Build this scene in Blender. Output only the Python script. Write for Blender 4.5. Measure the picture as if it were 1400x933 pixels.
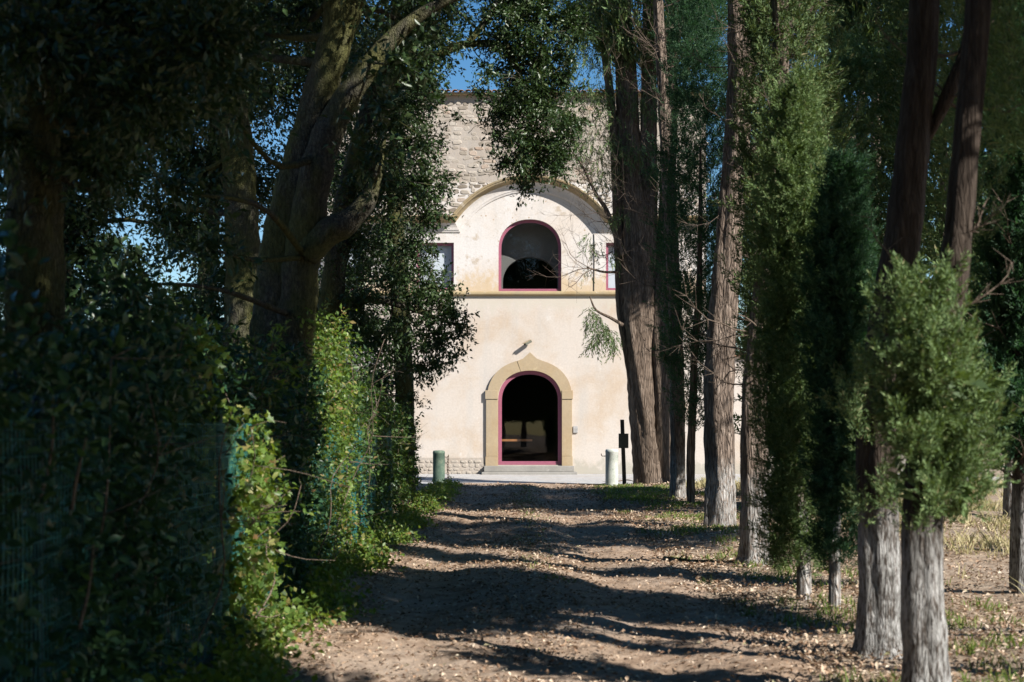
import bpy, bmesh, math, random
import numpy as np
from mathutils import Vector

for o in list(bpy.data.objects):
    bpy.data.objects.remove(o)
scene = bpy.context.scene
COL = scene.collection
R = math.radians
PI = math.pi

# ------------------------------------------------------------------ camera
EYE = 1.6
FPX = 1944.4                       # focal length in pixels of the 1400 px wide photograph
HOR = 588.0                        # horizon row
cam_d = bpy.data.cameras.new('camera')
cam_d.lens = 50.0
cam_d.sensor_width = 36.0
cam_d.shift_y = (HOR - 466.5) / 1400.0
cam_d.clip_end = 3000.0
cam_d.dof.use_dof = True
cam_d.dof.focus_distance = 40.0
cam_d.dof.aperture_fstop = 3.2
cam = bpy.data.objects.new('camera', cam_d)
cam.location = (0, 0, EYE)
cam.rotation_euler = (R(90), 0, 0)
COL.objects.link(cam)
scene.camera = cam

# ------------------------------------------------------------------ light
PHI = R(50.0)                      # sun is behind the camera, to the right
ELEV = R(36.0)
SUN = np.array([math.sin(PHI) * math.cos(ELEV), -math.cos(PHI) * math.cos(ELEV), math.sin(ELEV)])
world = bpy.data.worlds.new('World')
scene.world = world
world.use_nodes = True
wn = world.node_tree.nodes
wl = world.node_tree.links
wn.clear()
sky = wn.new('ShaderNodeTexSky')
sky.sky_type = 'NISHITA'
sky.sun_disc = False
sky.sun_elevation = ELEV
sky.sun_rotation = PI - PHI
sky.altitude = 200
sky.air_density = 1.0
sky.dust_density = 0.0
sky.ozone_density = 1.6
bgn = wn.new('ShaderNodeBackground')
bgn.inputs['Strength'].default_value = 0.062
wo = wn.new('ShaderNodeOutputWorld')
hsv = wn.new('ShaderNodeHueSaturation')          # the photograph's saturated polarised blue, over the whole sky alike
hsv.inputs['Saturation'].default_value = 1.35
wl.new(sky.outputs[0], hsv.inputs['Color'])
wl.new(hsv.outputs[0], bgn.inputs['Color'])
wl.new(bgn.outputs[0], wo.inputs['Surface'])
sun_d = bpy.data.lights.new('sun', 'SUN')
sun_d.energy = 5.0
sun_d.angle = R(0.53)
sun_d.color = (1.0, 0.955, 0.89)
sun = bpy.data.objects.new('sun', sun_d)
sun.rotation_euler = Vector((-SUN[0], -SUN[1], -SUN[2])).to_track_quat('-Z', 'Y').to_euler()
COL.objects.link(sun)

vs = scene.view_settings
vs.view_transform = 'Standard'
vs.look = 'None'
vs.gamma = 1.0
vs.exposure = 1.0
scene.cycles.max_bounces = 5
scene.cycles.diffuse_bounces = 2
scene.cycles.transparent_max_bounces = 12
scene.cycles.use_adaptive_sampling = True
scene.cycles.use_denoising = True

# ------------------------------------------------------------------ helpers
def rng(seed):
    return np.random.default_rng(seed)

def P(px, py, d):
    """a point of the place seen at that pixel of the photograph, d metres away"""
    return np.array([(px - 700.0) / FPX * d, d, EYE + (HOR - py) / FPX * d])

def nrm(v):
    return v / np.maximum(np.linalg.norm(v, axis=-1, keepdims=True), 1e-9)

def wob(p, s, seed=0.0):
    """smooth pseudo noise in about -1..1 for an (N,3) array"""
    x, y, z = p[..., 0] * s, p[..., 1] * s, p[..., 2] * s
    k = seed * 1.37
    return (np.sin(1.7 * x + 0.9 * y + 1.1 * k) + np.sin(1.3 * y - 1.9 * z + 2.3 * k + 1.0) + np.sin(2.1 * z + 1.1 * x + 0.7 * k)
            + 0.6 * np.sin(3.7 * x - 2.9 * z + k) + 0.6 * np.sin(4.1 * y + 3.3 * x - k) + 0.6 * np.sin(3.9 * z - 3.1 * y + 2 * k)) / 3.3

def ground_z(x, y):
    x = np.asarray(x, float)
    y = np.asarray(y, float)
    z = 0.030 * np.sin(0.9 * x + 0.55 * y) + 0.025 * np.sin(1.7 * y - 0.6 * x + 1.0) + 0.02 * np.sin(2.9 * x + 0.8 * y + 2.0)
    z = z - 0.05 * np.exp(-((x - 1.05) / 0.35) ** 2) - 0.05 * np.exp(-((x + 0.75) / 0.35) ** 2)
    z = z + 0.10 * np.clip((x - 1.9) / 1.4, 0, 1) + 0.12 * np.clip((-1.5 - x) / 0.7, 0, 1)
    fade = np.clip((41.0 - y) / 3.0, 0, 1)
    return z * fade

class MB:
    """collects pieces, then links them as one mesh object"""
    def __init__(s):
        s.v, s.f, s.n = [], [], 0
    def add(s, v, f):
        v = np.asarray(v, float).reshape(-1, 3)
        s.v.append(v)
        for a in f:
            s.f.append(tuple(int(i) + s.n for i in a))
        s.n += len(v)
        return s
    def box(s, x0, x1, y0, y1, z0, z1):
        return s.add([(x0, y0, z0), (x1, y0, z0), (x1, y1, z0), (x0, y1, z0), (x0, y0, z1), (x1, y0, z1), (x1, y1, z1), (x0, y1, z1)],
                     [(0, 3, 2, 1), (4, 5, 6, 7), (0, 1, 5, 4), (1, 2, 6, 5), (2, 3, 7, 6), (3, 0, 4, 7)])
    def build(s, name, m, parent=None, smooth=False, bevel=0.0, origin=None, **kw):
        v = np.concatenate(s.v)
        if origin is None and parent is not None:
            origin = world_loc(parent)
        if origin is not None:
            v = v - np.asarray(origin)
        me = bpy.data.meshes.new(name)
        me.from_pydata(v.tolist(), [], s.f)
        me.update()
        if bevel > 0:
            bm = bmesh.new()
            bm.from_mesh(me)
            bmesh.ops.remove_doubles(bm, verts=bm.verts, dist=1e-5)
            es = [e for e in bm.edges if len(e.link_faces) == 2 and e.calc_face_angle(0) > 0.6]
            bmesh.ops.bevel(bm, geom=es, offset=bevel, segments=2, affect='EDGES', profile=0.6)
            bm.to_mesh(me)
            bm.free()
        if smooth:
            me.shade_smooth()
        return link(name, me, m, parent, **kw)

def world_loc(o):
    l = np.array(o.location)
    while o.parent:
        o = o.parent
        l = l + np.array(o.location)
    return l

def link(name, me, m, parent=None, loc=None, **kw):
    o = bpy.data.objects.new(name, me)
    COL.objects.link(o)
    if me is not None and m is not None and not me.materials:
        me.materials.append(m)
    if parent is not None:
        o.parent = parent
    if loc is not None:
        o.location = loc
    for k, v in kw.items():
        o[k] = v
    return o

def thing(name, loc, label, category, group=None):
    o = bpy.data.objects.new(name, None)
    o.empty_display_size = 0.2
    COL.objects.link(o)
    o.location = loc
    o['label'] = label
    o['category'] = category
    if group:
        o['group'] = group
    return o

def tri_mesh(name, v, tri, smooth=False):
    """fast mesh from a (N,3) vertex and a (M,3) triangle array"""
    me = bpy.data.meshes.new(name)
    me.vertices.add(len(v))
    me.vertices.foreach_set('co', np.ascontiguousarray(v, np.float32).ravel())
    me.loops.add(tri.size)
    me.loops.foreach_set('vertex_index', np.ascontiguousarray(tri, np.int32).ravel())
    me.polygons.add(len(tri))
    me.polygons.foreach_set('loop_start', np.arange(0, tri.size, 3, dtype=np.int32))
    me.update(calc_edges=True)
    if smooth:
        me.shade_smooth()
    return me

def leaf_object(name, va, m, parent=None, **kw):
    v, t = va
    org = world_loc(parent) if parent is not None else np.zeros(3)
    return link(name, tri_mesh(name, v - org, t), m, parent, **kw)

def merge(*vas):
    vs_, ts, n = [], [], 0
    for v, t in vas:
        vs_.append(v)
        ts.append(t + n)
        n += len(v)
    return np.concatenate(vs_), np.concatenate(ts)

# leaf outlines: (along, across, lift) of the unit leaf
LEAF4 = (np.array([[0, 0, 0], [.45, .5, .12], [1, 0, 0], [.45, -.5, .12]]), np.array([[0, 1, 2], [0, 2, 3]]))
LEAF8 = (np.array([[0, 0, 0], [.22, .36, .10], [.6, .46, .12], [1, 0, -.08], [.6, -.46, .12], [.22, -.36, .10], [.22, 0, 0], [.6, 0, .02]]),
         np.array([[0, 6, 1], [1, 6, 7], [1, 7, 2], [2, 7, 3], [0, 5, 6], [5, 4, 7], [5, 7, 6], [4, 3, 7]]))
IVY = (np.array([[0, 0, 0], [-.12, .42, .05], [.30, .34, .04], [.42, .60, .05], [.62, .26, .02], [1, 0, -.05], [.62, -.26, .02], [.42, -.60, .05], [.30, -.34, .04], [-.12, -.42, .05]]),
       np.array([[0, 1, 2], [2, 3, 4], [0, 2, 4], [0, 4, 5], [0, 5, 6], [0, 6, 8], [6, 7, 8], [0, 8, 9]]))

def leaves(C, D, per, spread, L, W, seed, along=0.6, droop=-0.15, shape=LEAF4, stretch=1.6, loose=.25):
    """`per` leaves around every clump centre C, clumps drawn out along D"""
    g = rng(seed)
    n = len(C) * per
    c = np.repeat(C, per, axis=0)
    d = np.repeat(D, per, axis=0)
    t0 = g.uniform(-1, 1, (n, 1))
    rad = nrm(np.cross(d, g.normal(0, 1, (n, 3))))
    p = c + d * t0 * spread * stretch * 1.5 + rad * spread * .10 + g.normal(0, spread * loose, (n, 3))
    a = nrm(d * along + rad * .75 + .45 * nrm(g.normal(0, 1, (n, 3))) + np.array([0, 0, droop]))
    s = nrm(np.cross(a, nrm(g.normal(0, 1, (n, 3))) + np.array([0, 0, 0.9])))
    q = np.cross(s, a)
    k = g.uniform(0.45, 1.35, (n, 1))
    sh, tr = shape
    l = L * k
    w = W * k * g.uniform(.8, 1.15, (n, 1))
    v = p[:, None, :] + a[:, None, :] * (sh[None, :, 0:1] * l[:, None, :]) + s[:, None, :] * (sh[None, :, 1:2] * w[:, None, :]) \
        + q[:, None, :] * (sh[None, :, 2:3] * l[:, None, :])
    t = tr[None] + (np.arange(n) * len(sh))[:, None, None]
    return v.reshape(-1, 3), t.reshape(-1, 3)

def sprays(C, D, seed, n=14, L=0.30, bl=0.09, bw=0.010, splay=0.55):
    """cypress sprays: feathery plumes of needle-thin blades along a short axis"""
    g = rng(seed)
    N = len(C)
    k = g.uniform(.6, 1.3, (N, 1))
    D = nrm(D + g.normal(0, .22, D.shape))
    S = nrm(np.cross(D, g.normal(0, 1, D.shape)))
    T = np.cross(D, S)
    m = N * n
    u = np.tile(np.linspace(0.0, 1.0, n), N)[:, None] + g.uniform(-.05, .05, (m, 1))
    Dr, Sr, Tr, Cr, kr = [np.repeat(z, n, axis=0) for z in (D, S, T, C, k)]
    ang = g.normal(0, .5, (m, 1)) + PI * g.integers(0, 2, (m, 1))
    rad = Sr * np.cos(ang) + Tr * np.sin(ang)
    base = Cr + Dr * (u * L * kr) + rad * 0.004
    sp = splay * (1.15 - 0.75 * u)
    dirn = nrm(Dr + rad * sp + g.normal(0, .16, (m, 3)))
    ln = bl * kr * (1.25 - 0.6 * u) * g.uniform(.6, 1.3, (m, 1))
    side = nrm(np.cross(dirn, g.normal(0, 1, (m, 3)))) * (bw * kr * .5)
    v = np.stack([base - side * .9, base + dirn * ln, base + dirn * ln * .35 + side * 1.15], axis=1)
    t = np.arange(m * 3).reshape(-1, 3)
    return v.reshape(-1, 3), t.reshape(-1, 3)

def plumes(CD, Lb, k, w, seed):
    """every clump becomes a pointed plume: sprays set along a branchlet, narrowing to its tip"""
    C, D = CD
    g = rng(seed)
    D = nrm(D + g.normal(0, .25, D.shape))
    n = len(C)
    t = np.tile((np.arange(k) + .5) / k, n)[:, None] + g.uniform(-.5, .5, (n * k, 1)) / k
    c, d = np.repeat(C, k, 0), np.repeat(D, k, 0)
    ln = np.repeat(Lb * g.uniform(.55, 1.35, (n, 1)), k, 0)
    rad = nrm(np.cross(d, g.normal(0, 1, (n * k, 3))))
    wd = w * (1.05 - t) * g.uniform(.3, 1.0, (n * k, 1))
    p = c + d * t * ln + rad * wd
    return p, nrm(d * (.55 + .5 * t) + rad * (.75 - .6 * t) + g.normal(0, .12, (n * k, 3)))

def smooth_path(pts, n):
    """Catmull-Rom through the control rows (x, y, z, radius, ...)"""
    p = np.asarray(pts, float)
    p = np.vstack([2 * p[0] - p[1], p, 2 * p[-1] - p[-2]])
    k = len(p) - 3
    out = []
    for t in np.linspace(0, k - 1e-6, n):
        i = int(t)
        f = t - i
        a, b, c, d = p[i], p[i + 1], p[i + 2], p[i + 3]
        out.append(.5 * ((2 * b) + (c - a) * f + (2 * a - 5 * b + 4 * c - d) * f * f + (3 * b - a - 3 * c + d) * f ** 3))
    return np.array(out)

def tube(pts, n=24, seg=12, flute=0.0, lobes=5, twist=0.0, rough=0.0, seed=0, cap=True):
    """tapered tube with a fluted, uneven section; pts rows are (x, y, z, radius)"""
    q = smooth_path(pts, n) if n else np.asarray(pts, float)
    n = len(q)
    c, r = q[:, :3], np.maximum(q[:, 3], 0.0005)
    t = nrm(np.gradient(c, axis=0))
    ref = np.array([1.0, 0.02, 0.01]) if abs(t[:, 0]).mean() < .8 else np.array([0.02, 1.0, 0.01])
    s = nrm(np.cross(t, ref))
    b = np.cross(t, s)
    th = np.linspace(0, 2 * PI, seg, endpoint=False)
    hgt = np.concatenate([[0], np.cumsum(np.linalg.norm(np.diff(c, axis=0), axis=1))])
    A = th[None, :] + twist * hgt[:, None]
    k = 1 + flute * np.sin(lobes * A + seed) + flute * .6 * np.sin((lobes * 2 + 1) * A + 1.3 * seed + .6 * hgt[:, None]) + flute * .4 * np.sin((lobes * 4 - 1) * A - 1.1 * hgt[:, None] + seed)
    rad = r[:, None] * k
    v = c[:, None, :] + s[:, None, :] * (np.cos(th)[None, :, None] * rad[..., None]) + b[:, None, :] * (np.sin(th)[None, :, None] * rad[..., None])
    if rough > 0:
        v = v + (wob(v, 7.0, seed) * rough * r[:, None])[..., None] * nrm(v - c[:, None, :])
    v = v.reshape(-1, 3)
    i, j = np.meshgrid(np.arange(n - 1), np.arange(seg), indexing='ij')
    a_ = i * seg + j
    b_ = i * seg + (j + 1) % seg
    f = np.stack([a_, b_, b_ + seg, a_ + seg], -1).reshape(-1, 4).tolist()
    if cap:
        f.append(list(range(seg))[::-1])
        f.append([(n - 1) * seg + k2 for k2 in range(seg)])
    return v, f

def twig_lines(segs, seg=3):
    """many straight thin twigs: segs is (N,2,3), radii (N,2)"""
    (ab, rr) = segs
    a, b = ab[:, 0], ab[:, 1]
    t = nrm(b - a)
    s = nrm(np.cross(t, np.array([.31, .77, .55])))
    u = np.cross(t, s)
    th = np.linspace(0, 2 * PI, seg, endpoint=False)
    ring = s[:, None] * np.cos(th)[None, :, None] + u[:, None] * np.sin(th)[None, :, None]
    v = np.concatenate([a[:, None] + ring * rr[:, 0, None, None], b[:, None] + ring * rr[:, 1, None, None]], axis=1)
    tr = []
    for j in range(seg):
        k = (j + 1) % seg
        tr += [[j, k, seg + k], [j, seg + k, seg + j]]
    t_ = np.array(tr)[None] + (np.arange(len(a)) * 2 * seg)[:, None, None]
    return v.reshape(-1, 3), t_.reshape(-1, 3)

# ------------------------------------------------------------------ materials
class NT:
    def __init__(s, name):
        s.m = bpy.data.materials.new(name)
        s.m.use_nodes = True
        s.t = s.m.node_tree
        s.t.nodes.clear()
        s.out = s.n('ShaderNodeOutputMaterial')
    def n(s, typ, **kw):
        nd = s.t.nodes.new(typ)
        for k, v in kw.items():
            setattr(nd, k, v)
        return nd
    def l(s, a, b):
        s.t.links.new(a, b)
    def coord(s, scale=(1, 1, 1), rot=(0, 0, 0), what='Object'):
        tc = s.n('ShaderNodeTexCoord')
        mp = s.n('ShaderNodeMapping')
        mp.inputs['Scale'].default_value = scale
        mp.inputs['Rotation'].default_value = rot
        s.l(tc.outputs[what], mp.inputs['Vector'])
        return mp.outputs[0]
    def noise(s, vec, scale, detail=5, rough=.6, dist=0.0):
        nd = s.n('ShaderNodeTexNoise')
        nd.inputs['Scale'].default_value = scale
        nd.inputs['Detail'].default_value = detail
        nd.inputs['Roughness'].default_value = rough
        nd.inputs['Distortion'].default_value = dist
        if vec is not None:
            s.l(vec, nd.inputs['Vector'])
        return nd.outputs['Fac']
    def voronoi(s, vec, scale, feature='F1', out='Distance', rnd=1.0):
        nd = s.n('ShaderNodeTexVoronoi', feature=feature)
        nd.inputs['Scale'].default_value = scale
        nd.inputs['Randomness'].default_value = rnd
        s.l(vec, nd.inputs['Vector'])
        return nd.outputs[out]
    def ramp(s, fac, stops, interp='LINEAR'):
        nd = s.n('ShaderNodeValToRGB')
        cr = nd.color_ramp
        cr.interpolation = interp
        while len(cr.elements) < len(stops):
            cr.elements.new(.5)
        for e, (p, c) in zip(cr.elements, stops):
            e.position = p
            e.color = (c, c, c, 1) if isinstance(c, (int, float)) else (*c, 1)
        s.l(fac, nd.inputs[0])
        return nd.outputs[0]
    def mix(s, fac, a, b, mode='MIX'):
        nd = s.n('ShaderNodeMix', data_type='RGBA', blend_type=mode)
        for sock, val in ((nd.inputs[0], fac), (nd.inputs[6], a), (nd.inputs[7], b)):
            if hasattr(val, 'is_linked'):
                s.l(val, sock)
            elif isinstance(val, (int, float)):
                sock.default_value = val
            else:
                sock.default_value = (*val, 1)
        return nd.outputs[2]
    def math(s, op, a, b=0.0):
        nd = s.n('ShaderNodeMath', operation=op)
        for sock, val in ((nd.inputs[0], a), (nd.inputs[1], b)):
            if hasattr(val, 'is_linked'):
                s.l(val, sock)
            else:
                sock.default_value = val
        return nd.outputs[0]
    def bump(s, h, strength=.5, dist=.02):
        nd = s.n('ShaderNodeBump')
        nd.inputs['Strength'].default_value = strength
        nd.inputs['Distance'].default_value = dist
        s.l(h, nd.inputs['Height'])
        return nd.outputs[0]
    def bsdf(s, col, rough=.8, normal=None, spec=.3, metal=0.0, finish=True):
        b = s.n('ShaderNodeBsdfPrincipled')
        if hasattr(col, 'is_linked'):
            s.l(col, b.inputs['Base Color'])
        else:
            b.inputs['Base Color'].default_value = (*col, 1)
        if hasattr(rough, 'is_linked'):
            s.l(rough, b.inputs['Roughness'])
        else:
            b.inputs['Roughness'].default_value = rough
        b.inputs['Specular IOR Level'].default_value = spec
        b.inputs['Metallic'].default_value = metal
        if normal is not None:
            s.l(normal, b.inputs['Normal'])
        if finish:
            s.l(b.outputs[0], s.out.inputs[0])
        return b.outputs[0]

def leaf_mat(name, stops, rough=.42, trans=.22, tcol=(.12, .20, .02), spec=.35):
    k = NT(name)
    g = k.n('ShaderNodeNewGeometry')
    col = k.ramp(g.outputs['Random Per Island'], stops)
    b = k.bsdf(col, rough, spec=spec, finish=False)
    tl = k.n('ShaderNodeBsdfTranslucent')
    tl.inputs['Color'].default_value = (*tcol, 1)
    mx = k.n('ShaderNodeMixShader')
    mx.inputs[0].default_value = trans
    k.l(b, mx.inputs[1])
    k.l(tl.outputs[0], mx.inputs[2])
    k.l(mx.outputs[0], k.out.inputs[0])
    return k.m

M = {}
M['oak_leaf'] = leaf_mat('holm_oak_leaf', [(0, (.020, .040, .016)), (.5, (.034, .064, .022)), (.9, (.055, .085, .030)), (1, (.10, .12, .06))], .38, .15, (.06, .12, .015))
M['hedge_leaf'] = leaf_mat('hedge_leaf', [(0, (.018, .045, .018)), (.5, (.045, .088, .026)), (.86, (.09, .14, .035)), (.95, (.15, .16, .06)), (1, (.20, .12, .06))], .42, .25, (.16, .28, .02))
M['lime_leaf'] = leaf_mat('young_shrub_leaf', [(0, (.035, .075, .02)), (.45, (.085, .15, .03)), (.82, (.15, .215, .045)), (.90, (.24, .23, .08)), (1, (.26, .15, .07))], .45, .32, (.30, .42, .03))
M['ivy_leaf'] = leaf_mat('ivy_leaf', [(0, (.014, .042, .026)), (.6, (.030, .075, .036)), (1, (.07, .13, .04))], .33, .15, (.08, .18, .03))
M['laurel_leaf'] = leaf_mat('laurel_leaf', [(0, (.06, .13, .04)), (1, (.12, .21, .07))], .30, .25, (.25, .42, .05))
M['cypress_leaf'] = leaf_mat('cypress_leaf', [(0, (.030, .056, .022)), (.5, (.082, .132, .048)), (.88, (.14, .195, .075)), (1, (.19, .155, .085))], .6, .12, (.19, .26, .04), .2)
M['young_cypress_leaf'] = leaf_mat('young_cypress_leaf', [(0, (.045, .078, .030)), (.5, (.115, .18, .066)), (.92, (.18, .25, .10)), (1, (.22, .18, .095))], .6, .15, (.22, .32, .05), .2)
M['shaded_blue_cypress_leaf'] = leaf_mat('shaded_blue_green_cypress_leaf', [(0, (.016, .040, .022)), (.6, (.028, .068, .034)), (1, (.06, .11, .05))], .6, .2, (.08, .22, .06), .2)  # blue green tone, darkened to stand in for shade on these crowns
M['litter'] = leaf_mat('fallen_leaf', [(0, (.14, .08, .05)), (.3, (.28, .18, .115)), (.65, (.45, .335, .235)), (.95, (.60, .50, .39)), (1, (.26, .25, .12))], .7, .05, (.3, .2, .1), .2)
M['grass'] = leaf_mat('grass_blade', [(0, (.06, .11, .02)), (.6, (.13, .19, .04)), (1, (.28, .26, .10))], .6, .3, (.25, .35, .05), .2)
M['dry_grass'] = leaf_mat('dry_grass_blade', [(0, (.26, .24, .10)), (.6, (.42, .36, .19)), (1, (.52, .46, .28))], .7, .3, (.5, .42, .2), .2)

def bark(name, dark, mid, pale, scale=(9, 9, 1.3), pale_foot=None, moss=0.0, bumpd=.03, fissure=.5):
    k = NT(name)
    v = k.coord(scale)
    n1 = k.noise(v, 2.2, 7, .65, .5)
    n2 = k.voronoi(v, 3.0, 'DISTANCE_TO_EDGE')
    fis = k.ramp(n2, [(0, 0.0), (.16, 1.0)])
    h = k.math('ADD', k.math('MULTIPLY', n1, .8), k.math('MULTIPLY', fis, fissure))
    col = k.ramp(n1, [(.25, dark), (.5, mid), (.75, pale)])
    col = k.mix(k.math('MULTIPLY', k.math('SUBTRACT', 1.0, fis), fissure * 1.1), col, tuple(c * .45 for c in dark))
    if moss > 0:
        big = k.noise(k.coord((1, 1, .6)), 1.6, 4, .6)
        mk = k.ramp(big, [(.5 - .25 * moss, 0.0), (.62 - .15 * moss, 1.0)])
        mk = k.math('MULTIPLY', mk, .8)
        col = k.mix(mk, col, k.ramp(n1, [(.3, (.040, .042, .012)), (.7, (.12, .12, .035))]))
    if pale_foot is not None:  # paler grey patches towards the trunk foot, up to this height
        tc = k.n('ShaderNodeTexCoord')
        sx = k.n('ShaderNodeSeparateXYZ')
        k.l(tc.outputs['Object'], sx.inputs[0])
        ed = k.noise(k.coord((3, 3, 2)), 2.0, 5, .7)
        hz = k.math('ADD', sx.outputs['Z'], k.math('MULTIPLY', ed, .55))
        f = k.ramp(k.math('DIVIDE', hz, 2.0), [((pale_foot + .10) / 2.0, 1.0), ((pale_foot + .42) / 2.0, 0.0)])
        patchy = k.ramp(k.noise(k.coord((14, 14, 4)), 3.0, 6, .7), [(.40, .05), (.56, .88)])
        f = k.math('MULTIPLY', f, patchy)
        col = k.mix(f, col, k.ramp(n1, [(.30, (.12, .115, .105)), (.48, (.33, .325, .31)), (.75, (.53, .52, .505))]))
    k.bsdf(col, .9, k.bump(h, .9, bumpd), .15)
    return k.m

M['cypress_bark'] = bark('cypress_bark', (.055, .040, .030), (.19, .145, .115), (.38, .31, .255), pale_foot=1.05, bumpd=.04)
M['shaded_cypress_bark'] = bark('shaded_cypress_bark', (.018, .013, .010), (.052, .039, .030), (.105, .083, .066), pale_foot=1.0, bumpd=.03, scale=(15, 15, 2.0), fissure=.22)  # cypress bark darkened to stand in for shade on the stems
M['old_cypress_bark'] = bark('old_cypress_bark', (.050, .036, .026), (.15, .112, .085), (.27, .215, .17), scale=(7, 7, .8))
M['oak_bark'] = bark('holm_oak_bark', (.028, .025, .020), (.070, .064, .050), (.15, .138, .105), scale=(14, 14, 5), moss=.35, bumpd=.02)
M['twig'] = bark('dry_twig_bark', (.075, .055, .042), (.17, .13, .10), (.28, .225, .18), scale=(20, 20, 20), bumpd=.004)

def plain(name, col, rough=.6, spec=.3, metal=0.0, var=.25, scale=14.0, bumpd=.002, streak=False):
    k = NT(name)
    n1 = k.noise(k.coord((1, 1, .25) if streak else (1, 1, 1)), scale, 6, .65)
    c = k.ramp(n1, [(.25, tuple(x * (1 - var) for x in col)), (.75, tuple(min(1, x * (1 + var)) for x in col))])
    k.bsdf(c, rough, k.bump(n1, .4, bumpd), spec, metal)
    return k.m

def plaster_mat(name, base, warm, grey, patch, bump=.012, spots=.0, patch_edge=.64, low=None, high=None):
    k = NT(name)
    v = k.coord()
    big = k.noise(v, .55, 6, .62, .4)
    med = k.noise(v, 2.3, 7, .68)
    fine = k.noise(v, 16, 5, .6)
    stre = k.noise(k.coord((1.6, 1, .22)), 1.1, 5, .6)
    c = k.ramp(big, [(.36, warm), (.55, base), (.75, base)])
    c = k.mix(k.ramp(stre, [(.48, 0.0), (.74, .55)]), c, grey)
    c = k.mix(k.ramp(med, [(patch_edge - .02, 0.0), (patch_edge + .06, .85)]), c, patch)
    c = k.mix(.35, c, k.ramp(fine, [(.3, (.62, .62, .62)), (.7, (1, 1, 1))]), 'MULTIPLY')
    if spots:
        sp = k.voronoi(k.coord((1, 1, 1.15)), 5.0, 'F1')
        sn = k.noise(v, 4.0, 3, .6)
        f = k.math('MULTIPLY', k.ramp(sp, [(.10, 1.0), (.20, 0.0)]), k.ramp(sn, [(.53, 0.0), (.58, spots)]))
        c = k.mix(f, c, (.27, .17, .08))
    for zone, up_ in ((low, False), (high, True)):
        if zone:                                     # damp and wear: ragged stains that start at the foot or under the ledge
            tcz = k.n('ShaderNodeTexCoord')
            sz = k.n('ShaderNodeSeparateXYZ')
            k.l(tcz.outputs['Object'], sz.inputs[0])
            mr = k.n('ShaderNodeMapRange')
            mr.inputs['From Min'].default_value = zone[0]
            mr.inputs['From Max'].default_value = zone[1]
            mr.inputs['To Min'].default_value = 0.0 if up_ else 1.0
            mr.inputs['To Max'].default_value = 1.0 if up_ else 0.0
            k.l(sz.outputs['Z'], mr.inputs['Value'])
            rag = k.noise(k.coord((1.5, 1, .5 if up_ else 1.0)), 1.7, 6, .7, .3)
            f = k.math('ADD', k.math('MULTIPLY', mr.outputs[0], .42), k.math('MULTIPLY', rag, .9))
            c = k.mix(k.ramp(f, [(.62, 0.0), (.76, .8)]), c, zone[2])
    h = k.math('ADD', k.math('MULTIPLY', med, 1.0), k.math('MULTIPLY', fine, .35))
    k.bsdf(c, .92, k.bump(h, .55, bump), .15)
    return k.m

M['plaster_low'] = plaster_mat('cream_plaster', (.50, .445, .395), (.455, .37, .29), (.40, .385, .365), (.54, .505, .465), low=(.1, .9, (.33, .31, .26)), high=(5.2, 6.4, (.44, .40, .34)))
M['plaster_mid'] = plaster_mat('flaking_white_plaster', (.56, .53, .505), (.52, .46, .405), (.43, .415, .40), (.41, .345, .275), .02, .8, .585, low=(6.45, 7.7, (.45, .34, .215)))
M['mortar'] = plaster_mat('rough_mortar', (.37, .325, .28), (.33, .27, .215), (.29, .275, .25), (.44, .40, .35), .03)
k = NT('rubble_stone')
g_ = k.n('ShaderNodeNewGeometry')
n2_ = k.noise(k.coord(), 1.1, 5, .65)
c_ = k.ramp(g_.outputs['Random Per Island'], [(0, (.17, .14, .11)), (.3, (.29, .25, .205)), (.65, (.375, .33, .28)), (.92, (.46, .42, .37)), (1, (.33, .23, .165))])
n_ = k.noise(k.coord(), 22, 6, .7)
c_ = k.mix(k.ramp(n2_, [(.45, 0.0), (.62, .6)]), c_, (.38, .34, .29))
k.bsdf(k.mix(.5, c_, k.ramp(n_, [(.3, (.6, .6, .6)), (.7, (1.15, 1.13, 1.1))]), 'MULTIPLY'), .95, k.bump(n_, .7, .015), .1)
M['rubble'] = k.m
M['sandstone'] = plaster_mat('golden_sandstone', (.36, .28, .18), (.33, .24, .14), (.30, .255, .20), (.42, .34, .22), .006)
M['cornice_stone'] = plaster_mat('weathered_cornice_stone', (.33, .26, .155), (.27, .195, .105), (.21, .19, .15), (.42, .37, .30), .01)
M['step_stone'] = plaster_mat('grey_step_stone', (.29, .275, .25), (.24, .225, .20), (.21, .20, .19), (.36, .345, .32), .01)
M['mauve'] = plain('mauve_painted_frame', (.26, .085, .125), .45, .4, var=.12)
M['interior'] = plain('dim_room_plaster', (.15, .146, .14), .9, .1, var=.1, scale=3)
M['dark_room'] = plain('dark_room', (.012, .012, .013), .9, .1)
M['sky_sheet'] = plain('painted_sky_reflection', (.50, .53, .58), .8, .2, var=.05, scale=3)  # pale blue sheet standing in for sky reflected in the side windows
M['wood'] = plain('polished_wood', (.28, .12, .045), .4, .4, streak=True)
M['terracotta'] = plain('terracotta_tile', (.30, .17, .105), .9, .15, var=.4, scale=9)
M['iron'] = plain('rusty_iron', (.075, .045, .032), .75, .4, .3, .5)
M['grey_metal'] = plain('grey_housing', (.30, .29, .28), .5, .4)
M['dark_metal'] = plain('dark_painted_metal', (.050, .045, .034), .55, .35)
M['sign_back'] = plain('dull_olive_sign_plate', (.085, .085, .062), .6, .35)
M['fence_green'] = plain('teal_plastic_coated_wire', (.03, .17, .155), .45, .4, var=.2)
M['fence_post'] = plain('dark_green_post_paint', (.018, .055, .055), .5, .4, var=.3)
k = NT('mossy_concrete')
n1 = k.noise(k.coord(), 5, 6, .65)
n2 = k.noise(k.coord(), 40, 4, .6)
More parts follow.
